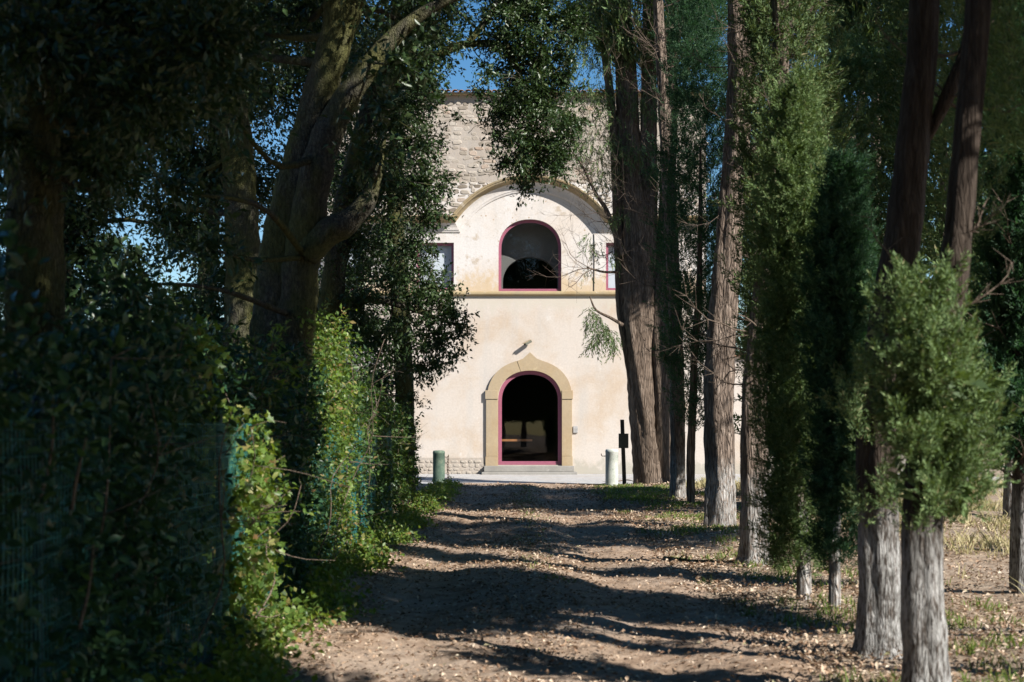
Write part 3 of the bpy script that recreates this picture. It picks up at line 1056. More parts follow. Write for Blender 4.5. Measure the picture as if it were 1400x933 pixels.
def blob_cloud(blobs, density, seed, gap=.12, gscale=1.6, squash=.8):
    """clump centres and outward directions through the blobs (x, y, z, r)"""
    g = rng(seed)
    C, D = [], []
    for (x, y, z, r_) in blobs:
        n_ = int(density * PI * r_ * r_)
        v_ = nrm(g.normal(0, 1, (n_, 3)))
        rad = r_ * g.random((n_, 1)) ** (1 / 2.0)
        rad = rad * (1 + .28 * wob(v_ * 2.2 + x, 1.5, seed)[:, None])
        off = v_ * rad
        off[:, 2] *= squash
        p = np.array([x, y, z]) + off
        ok = wob(p, gscale, seed + .3) + .45 * wob(p, gscale * 2.7, seed + 3) > -1.0 + gap * 2
        C.append(p[ok])
        D.append(nrm(v_[ok] + np.array([0, 0, -.25])))
    return np.concatenate(C), np.concatenate(D)

def pblobs(rows, d=None):
    out = []
    for r_ in rows:
        dd = r_[3] if len(r_) > 3 else d
        out.append((*P(r_[0], r_[1], dd), r_[2] / FPX * dd))
    return out

def twigs_in(C, D, frac, ln, r0, seed, up=0.0, jit=.5):
    g = rng(seed)
    pick = g.random(len(C)) < frac
    c, d_ = C[pick], D[pick]
    n_ = len(c)
    v_ = nrm(d_ + g.normal(0, jit + 1e-6, (n_, 3)) + np.array([0, 0, up]))
    l_ = ln * g.uniform(.8, 1.3, (n_, 1))
    b_ = c + v_ * l_ * .4
    a_ = c - v_ * l_ * .6
    return np.stack([a_, b_], 1), np.stack([np.full(n_, r0), np.full(n_, r0 * .35)], 1)

def oak(name, label, base, stems, blobs, density, seed, per=16, L=.060, W=.027, spread=.10, gap=.12, group=None, stem_rough=.10, leaf='oak_leaf', limbs_to_blobs=True, squash=.8, carve=False, gscale=1.6, flecks=None):
    o = thing(name, base, label, 'tree', group)
    m_ = MB()
    for q, st in enumerate(stems):
        m_.add(*tube(st, max(18, 8 * len(st)), 20 if q == 0 else 14, flute=.05, lobes=4, twist=.15, rough=stem_rough, seed=seed + q))
    m_.build('trunk', M['oak_bark'], o, smooth=True)
    if blobs:
        C, D = blob_cloud(blobs, density, seed, gap, gscale, squash=squash)
        if carve:
            kp = keep_gaps(C)
            C, D = C[kp], D[kp]
        if flecks:
            kp = keep_gaps(C, flecks) | (C[:, 2] < 6.4)
            C, D = C[kp], D[kp]
        if limbs_to_blobs:
            g = rng(seed + 50)
            pts = np.concatenate([smooth_path(st, 20) for st in stems])
            m_ = MB()
            for b_ in blobs:
                c = np.array(b_[:3])
                up_ok = pts
                k_ = np.argmin(np.linalg.norm(pts[:, :3] - c, axis=1) + .15 * np.maximum(0, 2.5 - pts[:, 2]) + .12 * np.maximum(0, pts[:, 2] - c[2]))
                s_ = up_ok[k_]
                r0 = min(s_[3] * .4, .055, b_[3] * .12)
                mid = (s_[:3] + c) / 2 + g.normal(0, .15, 3)
                m_.add(*tube([(*s_[:3], r0), (*mid, r0 * .65), (*c, r0 * .3), (*(c + nrm(c - mid) * b_[3] * .5 + g.normal(0, .1, 3)), .006)], 12, 7, rough=.1, seed=seed))
            m_.build('limbs', M['oak_bark'], o, smooth=True)
        leaf_object('crown', merge(leaves(C, D, per, spread, L, W, seed + 9), twig_lines(twigs_in(C, D, .35, spread * 4.2, .0045, seed + 7, jit=.0))), M[leaf], o)
    return o

def cyp_cloud(x, y, z0, z1, rmax, n, seed, prof=None, inner=.45, lump=.3, lean=(0, 0)):
    g = rng(seed)
    t_ = g.random(n)
    th = g.uniform(0, 2 * PI, n)
    if prof is None:
        pr = np.clip(np.sin(PI * np.clip(t_ * .88 + .10, 0, 1)) ** .55, .05, 1)
    else:
        pr = np.interp(t_, [a_ for a_, b_ in prof], [b_ for a_, b_ in prof])
    rr_ = rmax * pr * (inner + (1 - inner) * np.sqrt(g.random(n)))
    d_ = np.stack([np.cos(th), np.sin(th), np.zeros(n)], 1)
    p = np.stack([x + lean[0] * t_, y + lean[1] * t_, z0 + (z1 - z0) * t_], 1)
    rr_ = rr_ * (1 + lump * wob(np.stack([d_[:, 0] * 1.6, d_[:, 1] * 1.6, p[:, 2] * 1.1], 1), 1.6, seed))
    p = p + d_ * rr_[:, None]
    D = nrm(d_ * .55 + np.array([0, 0, .9]))
    return p, D

# ---------------------------------------------------------------- cypresses of the right-hand row
def cypress(label, base, stems, clouds, seed, bark_='cypress_bark', leaf='cypress_leaf', name='cypress', group='cypresses along the path', seg=28, flute=.10, lobes=5, dead=0, dead_z=(2, 8), dead_len=.9, spray=None, carve=True, gaps=GAPS):
    o = thing(name, base, label, 'tree', group)
    m_ = MB()
    for q, st in enumerate(stems):
        m_.add(*tube(st, max(26, 12 * len(st)), seg if q == 0 else max(12, seg * 2 // 3), flute=flute, lobes=lobes, twist=.25, rough=.05, seed=seed + q))
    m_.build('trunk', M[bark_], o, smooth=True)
    va = []
    for cl, sp_ in clouds:
        C, D = cl
        if carve:
            kp = keep_gaps(C, gaps)
            C, D = C[kp], D[kp]
        va.append(sprays(C, D, seed + len(va) * 11 + 3, **sp_))
    if va:
        leaf_object('crown', merge(*va), M[leaf], o)
    if dead:
        g = rng(seed + 77)
        pts = np.concatenate([smooth_path(st, 40) for st in stems])
        pts = pts[(pts[:, 2] > dead_z[0]) & (pts[:, 2] < dead_z[1])]
        A, B, RR = [], [], []
        for q in range(dead):
            s_ = pts[g.integers(len(pts))]
            th = g.uniform(0, 2 * PI)
            dv = nrm(np.array([math.cos(th), math.sin(th), g.normal(.25, .35)]))
            p = s_[:3] + dv * s_[3] * .7
            ln = dead_len * g.uniform(.4, 1.3)
            r0 = g.uniform(.006, .016)
            nseg = 5
            for w_ in range(nseg):
                dv2 = nrm(dv + g.normal(0, .25, 3) + np.array([0, 0, .10 * w_]))
                p2 = p + dv2 * ln / nseg
                A.append(p); B.append(p2); RR.append((r0 * (1 - w_ / nseg * .8), r0 * (1 - (w_ + 1) / nseg * .8)))
                for _ in range(3):
                    e = p2 + nrm(dv2 + g.normal(0, .7, 3)) * ln * g.uniform(.1, .35)
                    A.append(p2); B.append(e); RR.append((r0 * .35, r0 * .15))
                p, dv = p2, dv2
        leaf_object('dead_twigs', twig_lines((np.stack([np.array(A), np.array(B)], 1), np.array(RR))), M['twig'], o, kind='stuff')
    return o

NEAR = dict(n=16, L=.085, bl=.036, bw=.0095, splay=.9)
MIDP = dict(n=14, L=.13, bl=.058, bw=.017, splay=.9)
FARP = dict(n=12, L=.24, bl=.12, bw=.040, splay=.9)
CORE = dict(n=8, L=.16, bl=.11, bw=.045, splay=1.0)
MID = dict(n=20, L=.19, bl=.065, bw=.0095, splay=1.0)
FAR = dict(n=18, L=.30, bl=.11, bw=.020, splay=.95)
HIGH = dict(n=10, L=.55, bl=.26, bw=.055, splay=.6)

x0_, y0_ = 4.68, 13.0
cypress('dark narrow cypress at the right edge behind the bushy shoots', (x0_, y0_, 0), [[(x0_, y0_, -.1, .16), (x0_, y0_, .3, .11), (x0_, y0_, 3, .08), (x0_, y0_, 7, .01)]],
        [(plumes(cyp_cloud(x0_, y0_, 1.2, 7.0, .34, 560, 15, inner=.15), .3, 12, .07, 16), MIDP), (cyp_cloud(x0_, y0_, 1.5, 6.5, .22, 1300, 17, inner=0), CORE)], 14, leaf='shaded_blue_cypress_leaf', bark_='shaded_cypress_bark', carve=False, seg=16, dead=20, dead_z=(.8, 3))
# nearest right tree with the bushy bright shoots
t1 = [(2.36, 8.1, -.1, .24), (2.36, 8.1, .06, .185), (2.36, 8.1, .22, .148), (2.34, 8.1, .7, .13), (2.36, 8.12, 1.3, .125), (2.46, 8.15, 2.0, .11), (2.60, 8.2, 3.0, .088), (2.74, 8.25, 5, .075), (2.7, 8.3, 9, .05), (2.7, 8.3, 12, .01)]
t1 = [(a_, b_, c_, d_ * .88) for a_, b_, c_, d_ in t1]
bush = [pblobs([(1205, 560, 45, 8.0), (1225, 470, 50, 8.0), (1270, 430, 38, 8.05), (1265, 520, 70, 7.9), (1320, 560, 60, 8.0), (1235, 610, 60, 7.95), (1310, 640, 60, 8.0), (1265, 690, 38, 7.95), (1335, 690, 30, 8.1), (1335, 610, 40, 8.0)])][0]
bush = [(2.36 + (a_ - 2.36) * .68, b_, c_, r_ * .66) for a_, b_, c_, r_ in bush]
def bush_cloud(blobs, dens, seed):
    C, D = blob_cloud(blobs, dens, seed, .25, 3.5, 1.0)
    return C, nrm(D * .45 + np.array([0, 0, .9]))
cypress('nearest cypress with a bushy bright green skirt of shoots round its trunk', (2.36, 8.1, 0), [t1],
        [(plumes(bush_cloud(bush + pblobs([(1305, 705, 22, 8.0), (1318, 660, 20, 8.0), (1245, 735, 14, 7.9)]), 300, 21), .27, 16, .045, 25), NEAR), (blob_cloud([(a_, b_ + .05, c_, r_ * .6) for a_, b_, c_, r_ in bush], 260, 26, .1, 3.5, 1.0), CORE), (cyp_cloud(3.12, 8.45, 3.2, 5.6, .34, 1100, 24, inner=.2), MID), (cyp_cloud(2.80, 8.3, 5.4, 13.5, .85, 3600, 22, lump=.15), HIGH)], 21, leaf='young_cypress_leaf', bark_='shaded_cypress_bark', dead=7, dead_len=.45, dead_z=(2, 5), seg=56, flute=.05, lobes=3, carve=False)

t2 = [(2.52, 9.75, -.1, .28), (2.52, 9.75, .06, .215), (2.52, 9.75, .2, .172), (2.52, 9.75, .55, .155), (2.50, 9.75, 1.1, .15), (2.50, 9.75, 1.6, .16), (2.60, 9.75, 2.4, .16), (2.68, 9.75, 2.9, .145), (2.77, 9.75, 3.8, .125), (2.83, 9.75, 4.8, .115), (2.9, 9.8, 9, .07), (2.9, 9.8, 13, .01)]
t2 = [(a_, b_, c_, d_ * .88) for a_, b_, c_, d_ in t2]
t2b = [(2.72, 9.78, 2.1, .07), (2.98, 9.85, 2.75, .10), (3.08, 9.85, 3.4, .10), (3.16, 9.85, 4.8, .09), (3.3, 9.9, 8, .05), (3.3, 9.9, 11, .01)]
t2c = [(2.85, 9.75, 3.6, .03), (3.0, 9.7, 3.95, .05), (3.12, 9.7, 4.3, .045), (3.2, 9.7, 5.2, .03)]
cypress('cypress with grooved grey foot and two dark stems behind the bushy one', (2.52, 9.75, 0), [t2, t2c],
        [(cyp_cloud(3.45, 10.6, 3.0, 6.2, .30, 800, 34, inner=.2), MID), (cyp_cloud(2.7, 9.55, 6.0, 14, .80, 4600, 31, lump=.1), HIGH), (plumes(bush_cloud(pblobs([(1185, 600, 34, 9.6), (1200, 680, 24, 9.55), (1190, 540, 26, 9.7), (1178, 640, 18, 9.5), (1186, 715, 14, 9.45), (1215, 700, 16, 9.5)]), 170, 32), .26, 14, .05, 35), NEAR)], 31, bark_='shaded_cypress_bark', dead=14, dead_len=.6, dead_z=(2.6, 6), seg=64, flute=.07, lobes=2, carve=False)

# two young column cypresses
t3 = [(2.70, 11.9, -.05, .055), (2.70, 11.9, .5, .046), (2.72, 11.9, 1.3, .03), (2.76, 11.9, 3.3, .004)]
cypress('slim young column cypress with blue green crown and thin pale foot', (2.70, 11.9, 0), [t3],
        [(plumes(cyp_cloud(2.76, 11.9, .42, 3.75, .22, 620, 41, prof=[(0, .45), (.08, .7), (.25, .85), (.5, 1), (.75, .95), (.9, .6), (1, .05)], inner=.12, lump=.22), 0.20, 13, 0.04, 42), NEAR), (cyp_cloud(2.76, 11.9, 1.0, 3.3, .13, 600, 46, inner=.0, lump=.1), CORE)], 41, leaf='shaded_blue_cypress_leaf', seg=16, carve=False)
t4 = [(2.60, 12.7, -.05, .075), (2.60, 12.7, .5, .058), (2.55, 12.7, 1.4, .034), (2.55, 12.7, 3.9, .004)]
t4b = [(2.69, 12.95, -.05, .03), (2.69, 12.95, .6, .026), (2.62, 12.9, 1.2, .02)]
cypress('young fresh green cypress with a double thin foot', (2.60, 12.7, 0), [t4, t4b],
        [(plumes(cyp_cloud(2.52, 12.7, .30, 4.6, .29, 800, 43, prof=[(0, .5), (.1, .8), (.3, .95), (.5, 1), (.75, .9), (.92, .5), (1, .05)], inner=.12, lump=.35), 0.24, 13, 0.05, 44), NEAR), (cyp_cloud(2.48, 12.75, .9, 4.1, .12, 500, 47, inner=.0, lump=.1), CORE)], 43, leaf='young_cypress_leaf', seg=16, carve=False)

t5 = [(2.80, 16.4, -.1, .27), (2.80, 16.4, .08, .20), (2.80, 16.4, .25, .162), (2.80, 16.4, 1.0, .148), (2.80, 16.4, 2.0, .145), (2.9, 16.4, 3.2, .12), (3.1, 16.4, 6, .09), (2.9, 16.4, 10, .06), (2.9, 16.4, 14, .01)]
cypress('straight cypress with clean whitish foot, first beyond the young column trees', (2.80, 16.4, 0), [t5],
        [(plumes(cyp_cloud(3.16, 16.6, 2.2, 7.4, .46, 560, 51, inner=.2), 0.42, 13, 0.08, 55), MIDP), (cyp_cloud(3.2, 16.4, 7.4, 15, .7, 3000, 52), HIGH)], 51, dead=40, dead_z=(2, 6))

t6 = px_path([(983, 740, 66), (983, 729, 52), (984, 716, 43), (985, 640, 38), (984, 560, 38), (986, 480, 37), (992, 380, 36), (1000, 280, 34), (1008, 180, 33), (1014, 110, 36), (1012, 40, 30), (1008, -60, 26), (1006, -250, 16), (1006, -500, 2)], 21.9)
t6b = px_path([(1018, 120, 20), (1030, 60, 22), (1044, 0, 20), (1052, -120, 16), (1055, -350, 3)], 21.9)
t6c = px_path([(1006, 225, 10), (1040, 195, 11), (1064, 160, 13), (1072, 90, 12), (1083, 10, 12), (1090, -120, 9), (1092, -260, 2)], 21.7)
t6d = px_path([(1022, 150, 10), (1050, 110, 13), (1066, 70, 12), (1090, 20, 9), (1110, -60, 3)], 21.9)
cypress('tall forked cypress with sunlit pinkish upper trunk and pale foot', tuple(P(983, 730, 21.9)[:2]) + (0,), [t6, t6b, t6c, t6d],
        [(plumes(cyp_cloud(4.65, 23.7, 2.6, 10, .85, 700, 61, inner=.3), 0.55, 13, 0.1, 65), MIDP), (cyp_cloud(3.45, 21.9, 8.6, 16, 1.5, 3400, 62), HIGH)], 61, dead=70, dead_z=(2.0, 8))

t7 = px_path([(945, 705, 12), (944, 640, 11), (947, 560, 11), (950, 480, 10), (956, 380, 8), (958, 200, 3)], 27.8)
cypress('thin dark green cypress pole between the pale footed trunks', tuple(P(945, 703, 27.8)[:2]) + (0,), [t7],
        [(plumes(cyp_cloud(3.66, 27.8, 1.6, 10.5, .52, 620, 71, prof=[(0, .4), (.1, .8), (.4, 1), (.8, .8), (1, .1)], inner=.3), 0.5, 12, 0.1, 75), MIDP)], 71, leaf='shaded_blue_cypress_leaf', seg=12, bark_='old_cypress_bark')
t8 = px_path([(927, 700, 24), (927, 680, 21), (927, 600, 19), (925, 500, 18), (921, 380, 17), (914, 250, 17), (906, 120, 15), (900, 0, 13), (898, -200, 8), (898, -420, 1)], 30.5)
cypress('slender cypress with mottled whitish foot next to the big split trunk', tuple(P(927, 692, 30.5)[:2]) + (0,), [t8],
        [(plumes(cyp_cloud(3.95, 30.9, 3.0, 12.5, .70, 640, 81, inner=.3), 0.6, 12, 0.12, 85), MIDP), (cyp_cloud(3.2, 30.5, 11, 16, 1.0, 1500, 82), HIGH)], 81, leaf='shaded_blue_cypress_leaf', dead=80, dead_z=(3, 11), dead_len=1.2)

D9 = 39.5
big = [px_path([(a_, b_, c_ * (.96 if b_ > 400 else .88)) for a_, b_, c_ in r_], D9) for r_ in (
    [(893, 682, 60), (890, 666, 48), (887, 640, 43), (884, 600, 41), (878, 520, 41), (873, 440, 44), (872, 380, 46), (868, 300, 38), (862, 200, 32), (858, 100, 26), (852, 0, 20), (846, -150, 12), (842, -300, 2)],
    [(906, 682, 46), (904, 662, 36), (905, 580, 34), (906, 480, 36), (908, 400, 36), (912, 330, 28), (914, 220, 24), (917, 100, 20), (920, 0, 16), (924, -200, 8), (925, -350, 1)],
    [(885, 420, 30), (884, 330, 30), (886, 230, 27), (888, 120, 23), (887, 0, 19), (885, -180, 10), (884, -320, 1)],
    [(872, 560, 16), (860, 480, 18), (851, 420, 17), (847, 330, 16), (843, 240, 15), (835, 140, 13), (822, 40, 11), (812, -60, 7), (806, -160, 1)],
    [(868, 400, 14), (858, 320, 14), (850, 200, 13), (846, 90, 11), (838, -40, 8), (834, -180, 1)])]
g9 = rng(91)
sprig = px_path([(852, 445, 5), (835, 435, 4), (815, 424, 3), (806, 405, 1.5)], D9 - .4)
sprig2 = px_path([(850, 350, 8), (838, 310, 7), (828, 285, 6), (815, 265, 4), (795, 225, 3), (780, 205, 1)], D9 - .4)
sprig3 = px_path([(846, 372, 4), (825, 372, 3), (802, 366, 2)], D9 - .4)
hang = pblobs([(812, 200, 30), (800, 130, 28), (830, 120, 26), (820, 50, 34), (845, 20, 30), (825, 240, 22), (812, 330, 12), (802, 362, 9), (840, 345, 12), (800, 380, 7), (875, 60, 25), (935, 40, 26), (945, 120, 24), (948, 210, 22), (940, 290, 16)], D9 - .3)
hang += pblobs([(850, 60, 34), (900, 40, 34), (880, 130, 26), (930, 150, 22), (865, 210, 20), (900, 230, 18), (925, 250, 20), (840, 170, 24), (950, 60, 30), (955, 170, 22), (790, 60, 26), (850, 290, 14), (935, 330, 14), (855, -20, 50), (930, -20, 50), (800, -10, 40)], D9 - .5)
C9, Dd9 = blob_cloud(hang, 105, 92, .25, 1.5, 1.3)
Cs, Ds = blob_cloud(pblobs([(826, 446, 7), (818, 458, 7), (812, 470, 6), (836, 456, 7), (840, 470, 5), (806, 428, 6), (802, 442, 5), (815, 432, 5)], D9 - .4), 420, 94, .0, 1.5, 1.6)
C9, Dd9 = np.concatenate([C9, Cs]), np.concatenate([Dd9, Ds])
Dd9 = nrm(Dd9 * .5 + np.array([0, 0, -.8]))
cypress('massive old split cypress with bare brown trunk beside the pale bollard', tuple(P(890, 668, D9)[:2]) + (0,), big + [sprig, sprig2, sprig3],
        [((C9, Dd9), dict(n=14, L=.40, bl=.12, bw=.026, splay=.7)), (cyp_cloud(3.9, D9, 11.5, 18, 2.2, 2600, 93), HIGH)], 91, bark_='old_cypress_bark', seg=44, flute=.09, lobes=3, dead=120, dead_z=(6, 13), dead_len=1.6, gaps=[(35.5, 42.5)])

# more of the row behind the camera and to its right: their shade falls across the path and the hedge
def tall_proto(seed, x, y, label, r_=1.1, z0=2.4, z1=16.5, n=6500):
    st = [(x, y, -.1, .24), (x, y, .2, .19), (x, y, 2, .16), (x, y, 7, .12), (x, y, 14, .02)]
    return cypress(label, (x, y, 0), [st], [(cyp_cloud(x, y, z0, z1, r_, n, seed, lump=.15, inner=.2), HIGH)], seed, carve=False, seg=14)

# background trees on the right, beyond the row
def backdrop_cypress(seed, px, d, z1, r_, n, label, leaf='cypress_leaf', z0=.8):
    x = (px - 700) / FPX * d
    st = [(x, d, -.1, .20), (x, d, .5, .15), (x, d, z1 * .5, .09), (x, d, z1 * .95, .01)]
    return cypress(label, (x, d, 0), [st], [(plumes(cyp_cloud(x, d, z0, z1, r_, int(n * .17), seed, inner=.3, lump=.35), 0.9, 12, 0.2, seed + 5), FARP)], seed, leaf=leaf, carve=False, seg=12, group='trees behind the cypress row')

backdrop_cypress(201, 1095, 27, 6.4, .75, 2300, 'dense lit cypress seen between the forked tree and the young columns', 'young_cypress_leaf')
backdrop_cypress(202, 1180, 31, 9.5, 1.1, 2900, 'broad lit cypress behind the slim column tree', 'young_cypress_leaf')
backdrop_cypress(203, 1290, 29, 11, 1.3, 3000, 'tall hazy green cypress behind the two dark stems', 'cypress_leaf')
backdrop_cypress(204, 1385, 24, 9, 1.2, 2600, 'dull green cypress at the far right behind the bushy shoots', 'cypress_leaf')
backdrop_cypress(205, 1040, 56, 12.5, 2.0, 2600, 'distant dark cypress standing past the end of the villa', 'cypress_leaf')
backdrop_cypress(206, 1130, 60, 15, 2.2, 2600, 'distant tall cypress past the end of the villa, beside the dark one', 'cypress_leaf')
backdrop_cypress(207, 1235, 55, 14, 2.3, 2600, 'distant broad cypress behind the dark double stems', 'cypress_leaf')
backdrop_cypress(208, 1340, 52, 15, 2.4, 2600, 'distant cypress at the edge of the dry field', 'cypress_leaf')

x, d = 9.0, 35.2  # cypress added to shade the upper stems of the split trunk
cypress('tall high crowned shade cypress added beyond the row in front of the villa corner', (x, d, 0), [[(x, d, -.1, .22), (x, d, .5, .17), (x, d, 9, .12), (x, d, 18, .01)]],
        [(cyp_cloud(x, d, 10.0, 19, 1.15, 5200, 211, inner=.15), HIGH)], 211, carve=False, seg=14, group='trees behind the cypress row', dead=40, dead_z=(3, 10))

# leafy limb-rich tree with sky showing through it, above the young cypresses
g = rng(301)
tb = px_path([(1150, 640, 26), (1148, 480, 24), (1140, 330, 20), (1150, 230, 16), (1175, 150, 12), (1190, 60, 8), (1200, -60, 2)], 54)
tb2 = px_path([(1146, 360, 12), (1120, 270, 10), (1125, 190, 9), (1135, 110, 8), (1110, 20, 5), (1100, -80, 2)], 54)
tb3 = px_path([(1150, 230, 9), (1180, 190, 8), (1205, 130, 7), (1225, 60, 5), (1235, -30, 1)], 54)
bl = pblobs([(1130, 30, 45), (1200, 30, 50), (1215, 110, 42), (1165, 90, 26), (1225, 190, 40), (1110, 120, 26), (1190, 230, 30), (1090, 50, 35), (1170, -40, 60), (1240, -30, 50), (1100, -30, 45)], 54)
Cb, Db = blob_cloud(bl, 40, 302, .30, .9, 1.0)
cypress('open branchy conifer with blue sky showing between its dark limbs', tuple(P(1150, 640, 54)[:2]) + (0,), [tb, tb2, tb3],
        [((Cb, nrm(Db + np.array([0, 0, .1]))), dict(n=18, L=.5, bl=.2, bw=.04, splay=.95))], 301, carve=False, seg=14, group='trees behind the cypress row', name='conifer', dead=60, dead_z=(7, 18), dead_len=1.2)

# unseen neighbours of the row (shade casters that stand beside and behind the camera)
def u_place(u, x):
    return (u - CP * x) / SP
first = None
spots = [(5.15, 3.6, 1.2, 'beside the camera on its right'), (2.75, 3.4, 1.05, 'one step behind the camera on the right'), (.6, 3.5, 1.1, 'second behind the camera on the right'),
         (-1.9, 3.4, 1.1, 'third behind the camera on the right'), (-4.4, 3.5, 1.1, 'fourth behind the camera on the right')]
for q, (u, x, r_, where) in enumerate(spots):
    y = u_place(u, x)
    if first is None:
        first = tall_proto(401, x, y, 'tall row cypress standing ' + where)
        first.scale = (r_ / 1.1, r_ / 1.1, 1.0)
        continue
    o = first.copy()
    COL.objects.link(o)
    o['label'] = 'tall row cypress standing ' + where
    o.location = (x, y, 0)
    o.rotation_euler = (0, 0, q * 1.3)
    o.scale = (r_ / 1.1, r_ / 1.1, 1.0 + .06 * math.sin(q * 2.2))
    for ch in list(first.children):
        c = ch.copy()
        COL.objects.link(c)
        c.parent = o
for q, (x, y, where) in enumerate(((-4.2, -9, 'left side, nine metres'), (-4.0, -15, 'left side, fifteen metres'), (-3.8, -22, 'left side, twenty two metres'), (3.6, -14, 'right side, fourteen metres'), (3.4, -20, 'right side, twenty metres'), (3.2, -27, 'right side, twenty seven metres'),
        (-3.0, -30, 'left side, thirty metres'), (-1.0, -38, 'end of the path, left of its middle,'), (1.2, -38, 'end of the path, right of its middle,'))):
    o = first.copy()
    COL.objects.link(o)
    o['label'] = 'row cypress on the ' + where + ' behind the camera'
    o.location = (x, y, 0)
    o.rotation_euler = (0, 0, q * 2.1)
    o.scale = (1.5, 1.5, .95)
    for ch in list(first.children):
        c = ch.copy()
        COL.objects.link(c)
        c.parent = o
for u, x, z0, z1, r_, n_, lab in ((8.6, 5.7, 5.3, 14, .62, 2900, 'bare footed tall shade cypress added in the field right of the camera'), (10.05, 6.0, 3.5, 7.2, .45, 1800, 'short high skirted shade cypress added in the field right of the camera'),
        (16.7, 8.0, 5.1, 11, 1.45, 3000, 'high skirted shade cypress added in the field beyond the right edge of the view'), (22.4, 10.0, 8.3, 15, 1.5, 2600, 'tall shade cypress added out of view right of the forked tree'),
        (26.2, 13.0, 9.3, 16, 1.3, 2600, 'tall shade cypress added out of view right of the slender tree'), (28.7, 14.0, 9.6, 17, 1.0, 2600, 'tall shade cypress added out of view right of the split cypress')):
    y = u_place(u, x)  # field cypresses added out of view to throw shade on path and trunks
    cypress(lab, (x, y, 0), [[(x, y, -.1, .16), (x, y, .3, .12), (x, y, z1 * .6, .08), (x, y, z1, .01)]], [(cyp_cloud(x, y, z0, z1, r_, n_, 420 + int(u), lump=.15), HIGH)], 430 + int(u), carve=False, seg=12)

# ---------------------------------------------------------------- holm oaks on the left
A = px_path([(380, 640, 98), (380, 520, 86), (380, 430, 72), (387, 340, 58), (405, 250, 51), (432, 150, 46), (458, 60, 42), (476, -20, 52), (500, -160, 40), (520, -320, 20)], 15)
B = px_path([(398, 500, 54), (406, 430, 52), (414, 340, 48), (432, 240, 44), (457, 165, 38), (490, 112, 30), (528, 62, 24), (572, 22, 17), (635, -10, 11), (700, -30, 6)], 14.8)
Cc = px_path([(418, 352, 34), (446, 320, 38), (476, 302, 32), (500, 278, 24), (516, 240, 14), (526, 190, 4)], 14.7)
oak('holm_oak', 'big forked holm oak leaning over the hedge with mossy lit stem', tuple(P(380, 600, 15)[:2]) + (0,), [A, B, Cc],
    pblobs([(250, -60, 130), (380, -100, 120), (520, -70, 110), (200, 50, 85, 15.8), (560, 40, 50, 15.8), (600, 10, 50, 15.8), (340, 40, 70, 16.2), (420, 20, 60, 16.4), (235, 260, 55, 12.5), (285, 340, 45, 13), (180, 390, 45, 12.5), (300, 130, 60, 13), (240, 470, 45, 12.5), (512, 215, 34, 14.2), (525, 150, 36, 14.3), (495, 240, 22, 14.2), (540, 90, 36, 14.4)], 15)
    + [(-.8, 11, 8.6, 2.2), (1.2, 14, 9.6, 2.2), (-1.6, 17, 10.3, 2.3), (-.6, 7.5, 7.6, 2.0), (1.5, 9.5, 8.6, 1.9), (0, 21, 10.7, 1.9), (-2, 24, 11.2, 2.0), (1.0, 26, 12.0, 1.9), (-1, 30, 13.2, 2.0)], 95, 501, per=15, L=.09, W=.043, spread=.13, gap=.22, flecks=FLECKS)  # high blobs over the path: canopy added above view to hold back skylight

L2 = px_path([(330, 620, 60), (332, 440, 52), (331, 320, 48), (323, 200, 46), (308, 110, 42), (285, 10, 38), (265, -120, 26), (250, -300, 6)], 18)
oak('holm_oak', 'straighter holm oak trunk with a sunlit patch behind the forked one', tuple(P(330, 620, 18)[:2]) + (0,), [L2],
    pblobs([(230, 120, 110), (330, 60, 90), (150, 30, 100), (260, 230, 70), (330, 380, 55), (225, 300, 50), (130, 130, 90), (280, 440, 50)], 18.5), 230, 511, L=.075, W=.034)

L0 = px_path([(48, 760, 110), (46, 600, 88), (46, 480, 78), (48, 330, 74), (44, 180, 70), (34, 40, 66), (20, -120, 50), (0, -350, 16)], 9)
L0b = px_path([(44, 200, 30), (100, 110, 34), (170, 60, 28), (240, 20, 22), (320, -40, 14)], 9.2)
oak('holm_oak', 'thick mossy holm oak trunk at the left edge behind the fence', tuple(P(46, 700, 9)[:2]) + (0,), [L0],
    pblobs([(60, 60, 150), (180, 100, 110), (20, 200, 90), (120, 180, 80), (250, 40, 80), (-60, 80, 150), (60, -120, 200), (260, -140, 160), (60, 70, 110, 8.4), (180, 130, 85, 8.5), (20, 190, 50, 8.5), (270, 60, 80, 8.8), (130, 230, 55, 8.8)], 9.8), 260, 521, L=.07, W=.032, spread=.09)

L3 = px_path([(553, 690, 32), (553, 620, 28), (553, 540, 27), (550, 470, 26), (545, 380, 24), (540, 260, 20), (545, 120, 14), (560, 0, 6)], 30)
oak('holm_oak', 'upright holm oak by the villa corner at the far end of the hedge', tuple(P(553, 690, 30)[:2]) + (0,), [L3],
    pblobs([(540, 120, 60), (500, 220, 70), (520, 330, 60), (470, 100, 70), (480, 380, 45), (540, 40, 60), (450, 250, 60), (500, 450, 50), (520, 520, 40)], 30), 130, 531, L=.085, W=.042, spread=.14)

